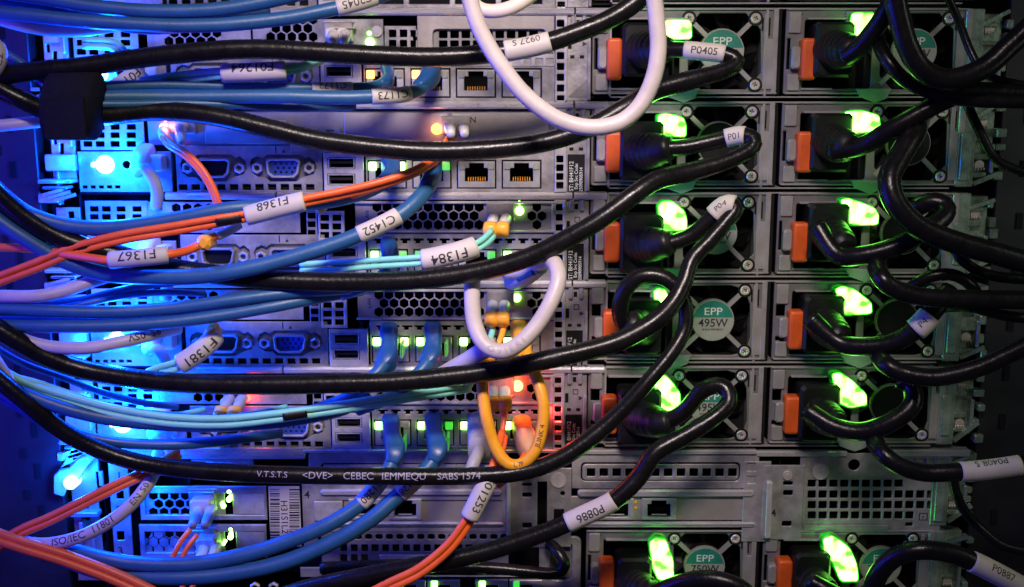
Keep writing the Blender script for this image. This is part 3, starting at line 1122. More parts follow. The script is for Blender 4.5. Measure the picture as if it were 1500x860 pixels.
# ------------------------------------------------------------------ the tall server at the bottom
ZC.append((ZC[5] + ZC[6]) / 2)
T = 8
tall = thing('rack_server', 'tall two-unit server at the bottom with numbered slots and barcode sticker', 'server', (0, 0, ZC[T]))
mb = MB()
mb.box(-216, 213, 40, 60, -43, 42)
mb.box(-216, 213, 2, 60, 41.6, 42.4)
for x in (-216, -170, 45, 136.6, 212):
    mb.box(x, x + .8, 2, 60, -43, 42)
mb.build('case', M['chassis'], tall)


def tp(name, x0, y0, x1, y1, holes=(), m='zinc', y=0.0, thick=1.2, bev=.2, r=0):
    return ob(name, curve_mesh(name, [Lr(x0, y0, x1, y1, T, r)] + list(holes), M[m], thick, bev), tall, (0, y, 0))


def tb(name, rects, m='zinc', b=.3, parent=None):
    mb_ = MB()
    for x0, y0, x1, y1, yf, yb in rects:
        box_L(mb_, x0, y0, x1, y1, T, yf, yb, b)
    return mb_.build(name, M[m], parent or tall)


# rolled cover edges
tb('top_cover', [(130, 655, 448, 672, -1.2, 4), (445, 657, 820, 662, -2.4, 4), (845, 658, 1108, 664, -2.2, 4), (1108, 660, 1240, 668, -1.6, 4), (1290, 658, 1420, 668, -1.6, 4)], 'cover', .5)
tp('cover_lip', 452, 662, 745, 700, [Lr(470, 678, 735, 692, T, 2)], 'zinc', -.8, 1.4, .3, 2)
tb('cover_lip', [(474, 680, 728, 686, -1.0, .6)], 'zinc_light', .4)
tb('cover_lip', [(280, 672, 372, 690, -.6, 1)], 'zinc', .3)
tp('vent_row', 300, 676, 372, 694, sq_holes([316, 332, 350], [683], 11, 7, T, .3), 'zinc', -1.0)
# left risers with slots 1 to 3
tp('slot_label', 158, 672, 198, 850, [Lr(170, 718, 182, 731, T, .4), Lr(171, 778, 183, 791, T, .4)], 'zinc', -.4)
for t_, x, y in (('1', 175, 697), ('2', 175, 747), ('3', 177, 807)):
    flat_text('slot_number', t_, 6.0, L(x, y, T), M['ink'], tall, 0, -.47, .1)


def riser(y0, y1, rows, hx0, hx1, bx0, led):
    tp('slot_frame', 204, y0 - 10, 392, y1 + 7, [Lr(212, y0, 388, y1, T)], 'zinc', -.8, 1.6, .25)
    holes = []
    for ri, ry in enumerate(rows):
        cx = hx0 + (7.8 if ri % 2 else 0)
        while cx <= hx1:
            holes.append(hexa(*L(cx, ry, T), 7.5 * PXMM))
            cx += 15.6
    tp('slot_cover', 209, y0 - 1, 330, y1 + 1, holes, 'zinc', .7, .9, .12)
    tp('blank_cover', bx0, y0 - 3, 388, y1 - .5, [], 'zinc_light', -.2, 1.6, .35)
    led_cluster(tall, T, led[0], led[1], 'linkgreen', 6, int(led[1]), 1.4)
    lc_pair(tall, T, 298, y0 + 8)


riser(722, 754, [727, 739, 751], 224, 284, 340, (336, 731))
riser(778, 809, [783, 795, 806], 216, 280, 345, (338, 786))
# barcode sticker
tp('barcode_sticker', 393, 712, 442, 800, [], 'label', -.35, .3, .05)
mb = MB()
rnd = random.Random(4)
for x0, x1 in ((396, 410), (424, 439)):
    y = 716.0
    while y < 795:
        h = rnd.choice([.7, .9, 1.4, 2.0, 2.6])
        a, b = L(x0, y, T), L(x1, y + h, T)
        mb.box(a[0], b[0], -.42, -.36, b[1], a[1])
        y += h + rnd.choice([1.0, 1.3, 1.8, 2.6])
o = mb.build('barcode', M['ink'], tall)
o['kind'] = 'stuff'
flat_text('sticker_print', 'H31S1L2', 5.0, L(416.5, 757, T), M['ink'], tall, -math.pi / 2, -.42, .02, 1.0)
# slots 4 and 5
tp('slot_label', 442, 710, 466, 800, [rrect(*[L(443.5, 0, T)[0], L(451, 0, T)[0]], *[L(0, 759, T)[1], L(0, 741, T)[1]], 1.2)], 'zinc', -.2)
flat_text('slot_number', '4', 5.6, L(450, 725, T), M['ink'], tall, 0, -.27, .1)
flat_text('slot_number', '5', 5.6, L(451, 779, T), M['ink'], tall, 0, -.27, .1)
tp('slot_frame', 458, 700, 742, 779, [Lr(459, 731, 737, 763, T, .5)], 'zinc', -.6, 1.6, .3)
tb('slot_ridge', [(470, 716, 735, 724, -2.2, -.4), (470, 764, 738, 770, -2.0, -.4)], 'cover', .8)
tb('blank_cover', [(460, 733, 503, 762, -1.6, .6)], 'zinc_light', .5)
tp('slot_cover', 503, 731, 737, 763, [rj_hole(535, 746, T, 15, -13, 9), rj_hole(594, 746, T, 17, -14, 10)], 'blank', .4, 1.0, .2)
for cx in (535, 594):
    o = tp('network_port', cx - 24, 730, cx + 24, 760, [rj_hole(cx, 746, T, 16, -13.5, 10)], 'port', -1.4, 2.2, .25)
    tb('contact', [(cx - 10, 752, cx + 10, 753.4, .2, 1)], 'zinc_light', .1, o)
# perforated sheet under slot 5
hol = [Lr(519 + 15.3 * i, 782.5, 530 + 15.3 * i, 790.5, T, 1.1) for i in range(15)]
hol += sq_holes([503.5 + 15.3 * i for i in range(16)], [803], 10.5, 10.5, T, .4) + sq_holes([503.5, 519, 534], [817.5], 10.5, 10.5, T, .4)
tp('perforated_sheet', 470, 779, 745, 829, hol, 'zinc', .0, 1.2, .2)
tb('sheet_rib', [(556, 812, 640, 825, -.8, -.1)], 'zinc_light', .5)
tp('lower_frame', 440, 831, 830, 845, [Lr(470, 834, 800, 843, T, 1)], 'zinc_dark', -.6, 1.4, .3)
# centre bracket with oblong slots
tp('riser_bracket', 745, 692, 804, 800, [Lr(765, 706, 779, 711, T, .3), Lr(765, 720, 779, 727, T, .7), Lr(765, 764, 779, 772, T, .7), Lr(809 - 22, 704, 801, 775, T, .3)], 'zinc', -1.8, 1.6, .25)
tb('bracket_edge', [(742, 694, 748, 792, -4.2, -1.6)], 'zinc_light', .5)
MB().cyl(*L(769, 696, T), -2.6, -1, 2.0, 16).build('rivet', M['screw'], tall)
tp('riser_bracket', 803, 685, 836, 800, [disc(*L(824, 722, T), 1.3, 14), Lr(811, 745, 826, 778, T, .5)], 'zinc', -1.2, 1.4, .25)
MB().cyl(*L(818, 702, T), -1.8, -1, 4.0, 20).build('bracket_boss', M['zinc_light'], tall)
# right hand card cage
tp('cage_front', 838, 664, 1110, 715, [Lr(851, 677, 1083, 704, T, 2.2)], 'zinc', -.9, 1.6, .35)
tp('vent_row', 853, 679, 1081, 702, sq_holes([865.5 + 18.8 * i for i in range(12)], [691], 12, 11.5, T, .3), 'zinc', -1.4, 1.4, .3, 1.8)
tp('cage_side', 1090, 675, 1124, 792, [Lr(1093, 677, 1106, 689, T, .3), Lr(1093, 696, 1106, 707, T, .3)], 'zinc', -1.6, 1.4, .25)
tb('slot_ridge', [(846, 716, 1104, 726, -2.6, -.2), (850, 763, 1106, 771, -2.4, -.2)], 'cover', .9)
tp('slot_cover', 834, 727, 1116, 762, [rj_hole(908, 746, T, 17, -15, 10), rj_hole(965, 746, T, 17, -15, 10)], 'blank', -.2, 1.2, .3)
for cx in (903, 965):
    o = tp('network_port', cx - 25, 729, cx + 25, 760, [rj_hole(cx, 746, T, 17, -14, 10)], 'port', -1.6, 2.2, .25)
    tb('contact', [(cx - 11, 752, cx + 11, 753.4, .2, 1)], 'zinc_light', .1, o)
tb('port_light', [(929, 733, 933, 737, -.6, 0), (929, 742, 933, 745, -.6, 0)], 'clip', .1)
flat_text('cage_mark', 'R4', 5.5, L(1127, 750, T), M['ink'], tall, .1, -2.3, .1)
# outer bracket, rivets and square grid
tp('riser_bracket', 1118, 680, 1172, 788, [Lr(1146, 703, 1160, 709, T, .3), Lr(1146, 716, 1160, 724, T, .7), Lr(1144, 761, 1158, 769, T, .7)], 'zinc', -2.2, 1.6, .25)
tb('bracket_edge', [(1121, 702, 1126, 784, -4.6, -2)], 'zinc_light', .5)
MB().cyl(*L(1152, 694, T), -3.2, -2, 2.4, 16).cyl(*L(1152, 694, T), -3.5, -2, 1.1, 12).build('rivet', M['screw'], tall)
MB().cyl(*L(1201, 690, T), -1.6, .4, 4.2, 20).build('bracket_boss', M['zinc_light'], tall)
gx = [1189 + 15.9 * i for i in range(12)]
hol = sq_holes(gx, [724, 739.5], 11.5, 11.5, T, .5) + sq_holes(gx[:9], [708], 11.5, 11, T, .5) + sq_holes(gx[:10], [754.5], 11.5, 11, T, .5)
hol += [Lr(1326, 765, 1337, 771, T, .5), disc(*L(1251, 681, T), 3.1, 18)]
tp('perforated_sheet', 1173, 664, 1376, 783, hol, 'zinc', -.4, 1.4, .22)
tp('cover_lip', 1176, 768, 1300, 776, [], 'zinc', -1.4, 1.0, .2)
o = ob('sheet_mark', curve_mesh('sheet_mark', [Lr(1346, 751, 1358, 762, T), Lr(1347.3, 752.3, 1356.7, 760.7, T)], M['ink'], .05, 0), tall, (0, -.46, 0))
flat_text('sheet_print', 'r', 3.4, L(1352, 757, T), M['ink'], tall, 0, -.47, .05)
flat_text('sheet_print', '2', 4.2, L(1364, 757, T), M['ink'], tall, 0, -.47, .08)
tp('vent_row', 1310, 668, 1392, 682, sq_holes([1334, 1350, 1366, 1382], [675], 11, 8, T, .2), 'zinc_dark', -1.4)
# folded wire handle and pocket beside the supply
tp('handle_pocket', 790, 786, 850, 900, [Lr(806, 794, 838, 850, T, 3)], 'zinc', -.4, 2.0, .5, 3)
tb('pocket_floor', [(800, 790, 845, 870, 2.6, 3.4)], 'psu', .2)
# port row at the foot of the picture
for i, x in enumerate((600, 650, 720, 770)):
    tp('network_port', x - 24, 849, x + 24, 880, [rj_hole(x, 868, T, 16, -12, 9)], 'port', -1, 2, .25)
    tb('port_light', [(x - 18, 850, x - 9, 862, -1.8, -.5)], 'linkgreen' if i != 3 else 'linkdim', .3)
for sx in (375, 402):
    q = L(sx, 858, T)
    socket_screw(tall, q[0], q[1], -3)
dz = (ZC[6] + PO[1] + .3) - ZC[T]
# the supplies of the tall server use the same kind of unit
for j in (0, 1):
    supply(tall, (PO[0] + j * SUPPLY_DX, dz), T, GREEN[(6, j)], False, '750W')

# ------------------------------------------------------------------ rack posts, rails
post = thing('rack_post', 'black upright post at the blue-lit edge behind the cable bundle', 'rack post', P(40, 430, 0))
o0 = P(40, 430, 0)
mb = MB()
mb.box(-60, P(70, 430, 4)[0] - o0[0], -4, 20, -260, 260, .6)
mb.build('upright', M['rack'], post)
mb = MB()
for i in range(14):
    z = 150 - i * 22
    mb.box(-1.5, 1.5, -4.4, -3.9, z - 4, z + 4)
    mb.box(-8, -5, -4.4, -3.9, z + 7, z + 12)
mb.build('post_slot', M['chassis'], post)

# cable-arm brackets that catch the blue lamps, one per server
def arm_bracket(k, label):
    b = thing('rail_bracket', label, 'bracket', (0, 0, ZC[k]), 'steel rail brackets beside the blue lamps')
    rnd_ = random.Random(k)
    plate('bracket_plate', Lr(70, 172, 112, 262), [Lr(76, 200, 82, 212, 1, .3), Lr(88, 178, 98, 192, 1, .3), Lp([(86, 210), (92, 210), (92, 236), (99, 236), (99, 240), (86, 240)])], M['zinc_light'], b, 1.0, 1.6, .3, key=('abr',))
    mb_ = MB()
    for x0, y0, x1, y1, yf, yb in ((70, 226, 112, 250, -3.4, 1), (76, 188, 104, 198, -2.2, 1), (103, 190, 110, 214, -3.6, 1), (63, 262, 112, 267, -8, 2), (70, 272, 108, 276, -6, 2), (82, 250, 92, 300, -2, 2), (60, 283, 95, 296, -5, 2)):
        box_L(mb_, x0 + rnd_.uniform(-2, 2), y0, x1 + rnd_.uniform(-3, 3), y1, 1, yf, yb, .5)
    mb_.build('bracket_arm', M['zinc_light'], b)
    q_ = L(88, 196)
    mb_ = MB()
    for i in range(3):
        q_ = L(84 + 8 * i, 281 + 4 * i, 1)
        mb_.bar((q_[0] - 5, q_[1] - 1.2), (q_[0] + 5, q_[1] + 1.6), 1.6, (-6, -2.5))
    mb_.build('spring_clip', M['cover'], b)


for k, s_ in enumerate(('beside the topmost server above the fabric strap', 'beside the second server below the fabric strap', 'beside the third server behind red fibre cables', 'beside the fourth server behind the printed white cable', 'beside the lowest thin server')):
    arm_bracket(k, 'bright steel rail bracket ' + s_)

# hooked catch of the tall server's rail
a0 = P(105, 700, 8)
ct = thing('rail_catch', 'hook-shaped metal catch glaring blue above the red fibre pair', 'catch', a0)
pol = [(78, 697), (86, 689), (100, 687), (112, 676), (132, 664), (141, 671), (128, 683), (112, 708), (98, 713), (92, 728), (78, 724)]
pol = [(float(P(x, y, 8)[0] - a0[0]), float(P(x, y, 8)[2] - a0[2])) for x, y in pol]
ob('hook', curve_mesh('hook', [pol[::-1]], M['zinc_light'], 3.0, .5), ct)
pol2 = [(90, 684), (97, 672), (106, 655), (116, 650), (124, 664), (108, 676)]
pol2 = [(float(P(x, y, 5)[0] - a0[0]), float(P(x, y, 5)[2] - a0[2])) for x, y in pol2]
ob('hook_spring', curve_mesh('hook_spring', [pol2], M['zinc_light'], 2.0, .4), ct, (0, 2, 0))
MB().cyl(0, -2, -2.4, 4, 3.4, 16).build('catch_lamp', M['blueled'], ct)
tp('end_panel', 100, 655, 157, 850, [Lr(118, 740, 132, 762, T, .5), Lr(120, 800, 130, 818, T, .3), Lr(140, 690, 152, 712, T, .3)], 'zinc_dark', -.5, 1.4, .3)
tb('end_latch', [(108, 745, 150, 752, -6, 0), (120, 760, 128, 790, -5, 0), (136, 770, 144, 812, -4, 0), (104, 818, 150, 824, -5, 0)], 'zinc_dark', .5)

# right hand post and rail ends
rp = thing('rack_post', 'black upright post beyond the outer power supplies', 'rack post', P(1470, 430, 0))
o0 = P(1470, 430, 0)
mb = MB()
mb.box(P(1452, 430, 0)[0] - o0[0], 90, 4, 24, -260, 260, .6)
mb.build('upright', M['rack'], rp)
mb = MB()
for i in range(11):
    z = 140 - i * 26
    mb.box(5, 8, 3.2, 4.2, z - 4, z + 4)
mb.build('post_slot', M['chassis'], rp)


def rail_end(k, label):
    b = thing('rail_end', label, 'rail end', (0, 0, ZC[k]), 'steel rail ends by the outer power supplies')
    e = random.Random(50 + k)
    dx = L(1373, 255)[0] - L(1090, 514, 3)[0]
    mb_ = MB()
    x0 = 215.5
    mb_.box(x0, x0 + 9, -1, 14, -20.5, 20.5, .5)
    mb_.box(x0 + 9, x0 + 20, 5, 14, -17, 18.5, .6)
    mb_.box(x0 + 1.5, x0 + 6.5, -2.4, -1, -18 + e.uniform(0, 3), 6, .5)
    mb_.build('rail_plate', M['greenlit'], b)
    mb_ = MB()
    for i in range(4):
        z = 15 - i * 9.5 + e.uniform(-1.5, 1.5)
        mb_.box(x0 + 9.5, x0 + 14 + e.uniform(0, 4), 1.5, 5.2, z - e.uniform(2.0, 3.4), z, .5)
    mb_.box(x0 + 17.5, x0 + 19.5, 1, 6, -14, -1 + e.uniform(0, 4), .4)
    for i in range(5):
        z = 17 - i * 8 + e.uniform(-2, 2)
        xa = x0 + 18 + e.uniform(0, 3)
        mb_.box(xa, xa + e.uniform(2.5, 5.5), 2 + e.uniform(-3, 2), 8, z - e.uniform(3, 5.5), z, .5)
    mb_.bar((x0 + 10, -19), (x0 + 22, -12 + e.uniform(-3, 3)), 2.2, (.5, 2.5))
    mb_.bar((x0 + 8, 13), (x0 + 21, 19 + e.uniform(-2, 2)), 1.8, (-.5, 1.5))
    mb_.build('rail_lug', M['greenlit'], b)
    o_ = MB()
    for z in (11 + e.uniform(-1, 1), -9 + e.uniform(-1, 1)):
        o_.cyl(x0 + 13, z, 2.5, 5.5, 2.4, 16)
        for j in range(4):
            o_.box(x0 + 10.6 + j * 1.4, x0 + 11.4 + j * 1.4, 1.8, 3, z - 2.5, z - 1.2, .2)
    o_.build('rail_spring', M['screw'], b)


for k, s_ in enumerate(('beside the topmost server', 'beside the second server, above the thick black loop', 'beside the third server, behind the thick black loop', 'beside the fourth server', 'beside the lowest thin server', 'beside the square grid above the lowest supply', 'beside the lowest supply, under the labelled cord')):
    rail_end(k, 'dull steel rail end ' + s_)

# ------------------------------------------------------------------ blue locator lamps' own light, and added fills at the brackets
for (px, py), pw, d in (((150, 112), .30, 19), ((155, 241), .42, 19), ((168, 372), .26, 19), ((177, 495), .34, 19), ((178, 628), .42, 19), ((104, 706), .20, 15), ((196, 770), .06, 22),
                        ((92, 100), .020, 7), ((92, 238), .030, 8), ((84, 270), .012, 10), ((110, 500), .016, 7), ((96, 668), .02, 9), ((118, 590), .016, 8)):  # this row: added points that brighten the brackets, no lamps there
    point('locator_and_fill_light', P(px, py, d), pw * 1.7, (0.001, 0.075, 1.0), 2.5)
for (kk, j), g in GREEN.items():
    cx = sum(p[0] for p in g) / len(g); cy = sum(p[1] for p in g) / len(g)
    point('supply_light', P(cx, cy, 15), .006, (0.10, 1.0, 0.06), 4.0)

# ------------------------------------------------------------------ power cords
G_P = 'black power cords across the servers'
G_R = 'black power cords at the outer supplies'


def cord_plug(c, px, py, out, wpx=54, hpx=78, depth=11, ribs=True):
    """black cord connector pushed into a supply at that pixel; out = the way the cord leaves it"""
    a = P(px, py, 0)
    k = mmpx(a)
    mb = MB().box(a[0] - wpx / 2 * k, a[0] + wpx / 2 * k, -depth, 6, a[2] - hpx / 2 * k, a[2] + hpx / 2 * k, 1.6)
    b = c.part('connector', np.array(mb.v), mb.f, M['black'], None, False)
    # strain relief: ribbed taper turning towards the cord
    p0 = np.array(a) + np.array([0, -depth + 3, 0])
    o = P(*out)
    mid = p0 * .45 + o * .55 + np.array([0, -5.0, 0])
    q = spline(np.array([[*(p0 + np.array([0, 4.0, 0])), 10.5], [*p0, 9.6], [*mid, 7.2], [*o, 5.4]]), .8)
    r = q[:, 3].copy()
    if ribs:
        r += .55 * (np.sin(np.linspace(0, 2 * math.pi * 7, len(r))) > 0) * np.linspace(0.2, 1, len(r))
    v, f = sweep(q[:, :3], r, 16)
    c.part('strain_relief', v, f, M['black'], b)
    return b


c = Cable('power_cord', 'thick black cord crossing under the topmost supplies and running off at the top edge', 'power cord',
          [(-20, 112, 62), (70, 103, 60), (130, 97, 58), (200, 86, 56), (300, 75, 55), (380, 72, 54), (460, 76, 54), (550, 81, 54), (640, 83, 54), (715, 79, 54), (790, 66, 54), (860, 42, 54), (910, 18, 52), (965, -22, 50)], 14.5, M['rubber'], group=G_P)
c.sleeve((741, 72), (808, 60), 1.07, text='0927 S', size=4.6, up=.75)
c = Cable('power_cord', 'black cord held by the fabric strap, sagging below the second row of slots', 'power cord',
          [(-20, 120, 62), (30, 146, 60), (70, 162, 56), (110, 166, 54), (160, 168, 52), (230, 163, 50), (310, 170, 50), (400, 190, 50), (470, 206, 50), (560, 217, 50), (650, 222, 50), (740, 217, 50), (810, 205, 50), (870, 183, 50), (920, 155, 48), (960, 132, 42), (1010, 118, 40), (1055, 106, 38, 12.5), (1080, 92, 36, 12), (1062, 80, 34, 12), (1020, 75, 32, 12), (985, 73, 28, 12), (955, 74, 24, 12)], 14.5, M['rubber'], group=G_P)
cord_plug(c, 940, 74, (982, 73, 27), 62, 76)
c.sleeve((1005, 76), (1062, 81), 1.12, text='P0405', size=4.6, flip=False, up=.1, bold=.03)
c = Cable('power_cord', 'black cord rising beneath the F1384 fibre label to the second supply', 'power cord',
          [(-20, 268, 62), (40, 320, 58), (100, 353, 54), (170, 372, 50), (230, 388, 46), (300, 400, 44), (400, 410, 44), (500, 413, 44), (600, 411, 46), (690, 400, 48), (770, 379, 50), (840, 345, 52), (890, 314, 52), (930, 284, 50), (965, 262, 46), (1010, 252, 42), (1060, 238, 40, 12.5), (1098, 220, 38, 12), (1104, 204, 36, 12), (1085, 198, 33, 12), (1050, 206, 30, 12), (1005, 216, 28, 12), (965, 218, 26, 12)], 14.5, M['rubber'], group=G_P)
cord_plug(c, 937, 220, (985, 216, 26), 62, 84)
c.sleeve((1092, 200), (1064, 203), 1.15, text='P01', size=4.2, flip=False)
c = Cable('power_cord', 'black cord curving from the bundle under the fourth server up to the third supply', 'power cord',
          [(-20, 470, 64), (20, 496, 62), (70, 524, 58), (130, 544, 54), (220, 557, 52), (330, 563, 52), (450, 563, 52), (560, 560, 52), (650, 553, 52), (740, 540, 52), (830, 521, 52), (900, 502, 52), (955, 474, 50), (985, 445, 46, 13.5), (1003, 412, 42, 12.5), (1014, 380, 38, 12), (1040, 352, 36, 12), (1066, 322, 34, 12), (1078, 304, 32, 12), (1062, 302, 30, 12), (1040, 322, 28, 12), (1010, 346, 26, 12), (970, 360, 24, 12)], 14.5, M['rubber'], group=G_P)
cord_plug(c, 937, 354, (985, 354, 26), 62, 84)
c.sleeve((1076, 303), (1044, 317), 1.35, name='label_flag', text='P04', size=3.6, flip=False, up=.3)
c = Cable('power_cord', 'long black cord with pale printed lettering, passing over the tall server', 'power cord',
          [(-20, 540, 64), (40, 590, 62), (90, 630, 58), (150, 661, 54), (220, 681, 52), (330, 692, 52), (450, 696, 52), (560, 698, 52), (680, 698, 52), (760, 692, 52), (820, 672, 52), (870, 638, 50), (910, 602, 48, 12), (950, 558, 46, 11.5), (985, 515, 42, 11), (1004, 478, 38, 11), (1000, 436, 36, 11.5), (975, 408, 34, 12), (940, 404, 32, 12.5), (916, 424, 30, 12.5), (908, 456, 26, 12.5), (916, 484, 20, 12)], 13, M['rubber'], group=G_P)
cord_plug(c, 938, 474, (915, 470, 24), 54, 80)
for t_, a, b, s_ in (('<DVE>', (436, 697), (504, 697), 4.8), ('CEBEC', (490, 697), (566, 697), 4.8), ('IEMMEQU', (540, 697), (650, 697), 4.8), ('SABS 1574', (622, 698), (722, 698), 4.6), ('V.T.S.T.S', (362, 694), (440, 697), 4.0)):
    c.print_on(t_, a, b, s_, ink=M['greyink'], up=-.02, bold=.0)
c = Cable('power_cord', 'black cord labelled P0886 climbing from the bottom edge to the fifth supply', 'power cord',
          [(380, 885, 44), (450, 862, 46), (540, 843, 48), (640, 824, 50), (720, 806, 50), (800, 779, 50), (850, 757, 50), (900, 733, 50), (935, 700, 48), (960, 664, 46), (1000, 640, 44), (1045, 612, 42, 12.5), (1068, 588, 38, 12.5), (1058, 566, 34, 12.5), (1030, 572, 31, 12.5), (1000, 604, 28, 12.5), (960, 626, 25, 12.5)], 13.5, M['rubber'], group=G_P)
cord_plug(c, 934, 604, (985, 618, 26), 62, 84)
c.sleeve((830, 766), (898, 736), 1.12, text='P0886', size=5.6, up=-.1, bold=.05)
c = Cable('power_cord', 'short black cord bent below the 750W badge of the lowest inner supply', 'power cord',
          [(940, 880, 26), (990, 856, 34), (1040, 848, 40), (1085, 862, 44), (1110, 890, 44)], 13, M['rubber'], group=G_P)
cord_plug(c, 926, 846, (965, 866, 25), 50, 84)
c = Cable('power_cord', 'black cord folded double in the pocket beside the lowest inner supply', 'power cord',
          [(470, 832, 12), (600, 828, 14), (720, 832, 14), (800, 840, 15), (822, 836, 15), (826, 824, 14), (815, 806, 10), (806, 798, 4)], 9, M['rubber'], group=G_P)

# outer supplies
c = Cable('power_cord', 'black cord from the topmost outer supply swinging up off the top edge', 'power cord',
          [(1235, 85, 26), (1258, 70, 32), (1285, 38, 40), (1305, 5, 46), (1318, -25, 50)], 14, M['rubber'], group=G_R)
cord_plug(c, 1214, 74, (1255, 76, 28), 56, 78)
c = Cable('power_cord', 'thick black cord hooking down past the topmost outer fan and off the side edge', 'power cord',
          [(1308, -25, 60), (1316, 20, 60), (1330, 68, 60), (1352, 102, 60), (1390, 116, 60), (1440, 100, 60), (1480, 66, 60), (1530, 20, 60)], 16, M['rubber'], group=G_R)
c = Cable('power_cord', 'thin black cord looping under the topmost outer fan towards the post', 'power cord',
          [(1283, 42, 26), (1290, 70, 38), (1304, 94, 44), (1330, 120, 46), (1375, 138, 48), (1430, 147, 50), (1530, 150, 50)], 10.5, M['rubber'], group=G_R)
c = Cable('power_cord', 'black cord from the second outer supply slanting up to the gap between servers', 'power cord',
          [(1215, 222, 24), (1262, 214, 32), (1305, 190, 40), (1350, 165, 44), (1388, 146, 46), (1420, 134, 46), (1530, 138, 44)], 14, M['rubber'], group=G_R)
cord_plug(c, 1210, 208, (1248, 216, 30), 58, 84)
c = Cable('power_cord', 'thickest black cord, bending from the second outer fan down to the side edge', 'power cord',
          [(1346, 168, 24), (1340, 192, 40), (1318, 230, 48), (1303, 262, 54), (1312, 298, 58), (1345, 332, 60), (1400, 355, 60), (1460, 372, 60), (1530, 392, 60)], 17, M['rubber'], group=G_R)
c = Cable('power_cord', 'black cord from the third outer supply coiling beside its fan', 'power cord',
          [(1195, 330, 24), (1225, 372, 32), (1262, 374, 38), (1310, 362, 42), (1350, 340, 44), (1382, 318, 40), (1384, 300, 36), (1362, 296, 33), (1340, 305, 30)], 14, M['rubber'], group=G_R)
cord_plug(c, 1206, 338, (1238, 366, 30), 58, 84)
c = Cable('power_cord', 'black cord dropping below the third outer supply and leaving along the fourth', 'power cord',
          [(1288, 368, 20), (1284, 386, 40), (1291, 406, 54), (1312, 424, 56), (1360, 436, 58), (1430, 438, 58), (1530, 440, 58)], 14, M['rubber'], group=G_R)
c = Cable('power_cord', 'thin black cord arching over the fourth outer fan', 'power cord',
          [(1335, 420, 40), (1360, 406, 44), (1392, 402, 46), (1420, 416, 46), (1436, 440, 42)], 9, M['rubber'], group=G_R)
c = Cable('power_cord', 'black cord from the fourth outer supply with a white flag label at its bend', 'power cord',
          [(1185, 465, 24), (1225, 500, 30), (1262, 508, 36), (1310, 502, 42), (1345, 480, 46), (1372, 450, 46), (1392, 424, 42)], 14, M['rubber'], group=G_R)
cord_plug(c, 1199, 470, (1234, 500, 30), 58, 84)
c.sleeve((1340, 483), (1364, 459), 1.25, name='label_flag', text='P4', size=4, flip=False)
c = Cable('power_cord', 'black cord running from under the fourth outer supply to the side edge', 'power cord',
          [(1290, 503, 20), (1286, 517, 34), (1297, 533, 48), (1322, 546, 52), (1370, 553, 56), (1430, 540, 58), (1475, 520, 58), (1530, 494, 58)], 13.5, M['rubber'], group=G_R)
c = Cable('power_cord', 'black cord of the fifth outer supply looped tightly round its fan', 'power cord',
          [(1180, 600, 24), (1220, 624, 32), (1262, 632, 38), (1305, 618, 42), (1335, 594, 42), (1336, 568, 38), (1318, 556, 34)], 14, M['rubber'], group=G_R)
cord_plug(c, 1193, 598, (1230, 622, 30), 58, 84)
c = Cable('power_cord', 'black cord labelled in white, hanging beneath the fifth outer supply', 'power cord',
          [(1284, 626, 20), (1281, 644, 40), (1294, 664, 50), (1318, 682, 54), (1355, 692, 56), (1400, 691, 58), (1450, 687, 58), (1530, 676, 58)], 13.5, M['rubber'], group=G_R)
c.sleeve((1406, 691), (1492, 682), 1.1, text='P0408 5', size=4.8, flip=True, up=.75)
c = Cable('power_cord', 'black cord arching over the lowest outer fan with a white label', 'power cord',
          [(1272, 890, 40), (1284, 846, 46), (1308, 818, 50), (1345, 806, 54), (1390, 810, 56), (1430, 825, 58), (1475, 848, 58), (1530, 880, 58)], 14.5, M['rubber'], group=G_R)
c.sleeve((1420, 822), (1494, 858), 1.1, text='P0887', size=5, flip=False, up=.35)
c = Cable('power_cord', 'black plug body filling the lowest outer supply', 'power cord',
          [(1185, 850, 24), (1225, 872, 30), (1262, 890, 34)], 13, M['rubber'], group=G_R)
cord_plug(c, 1182, 842, (1222, 872, 28), 52, 90)

for lab, pts, rr in (('thin black lead hugging the rail end beside the topmost server', [(1380, -20, 30), (1404, 30, 30), (1424, 80, 34), (1450, 112, 40), (1530, 130, 44)], 6),
                     ('thin black lead sagging beside the second outer supply', [(1410, 136, 28), (1432, 186, 34), (1462, 236, 38), (1530, 262, 44)], 7),
                     ('thin black lead between the thick loop and the third rail end', [(1384, 352, 38), (1416, 386, 46), (1456, 404, 46), (1530, 410, 46)], 8),
                     ('thin black lead crossing the fourth rail end', [(1374, 450, 30), (1420, 450, 44), (1468, 462, 48), (1530, 470, 48)], 8),
                     ('thin black lead dropping beside the square grid', [(1394, 692, 30), (1402, 726, 30), (1414, 750, 30), (1436, 774, 30), (1470, 800, 34), (1530, 812, 36)], 7)):
    Cable('power_cord', lab, 'power cord', pts, rr, M['rubber'], group=G_R)

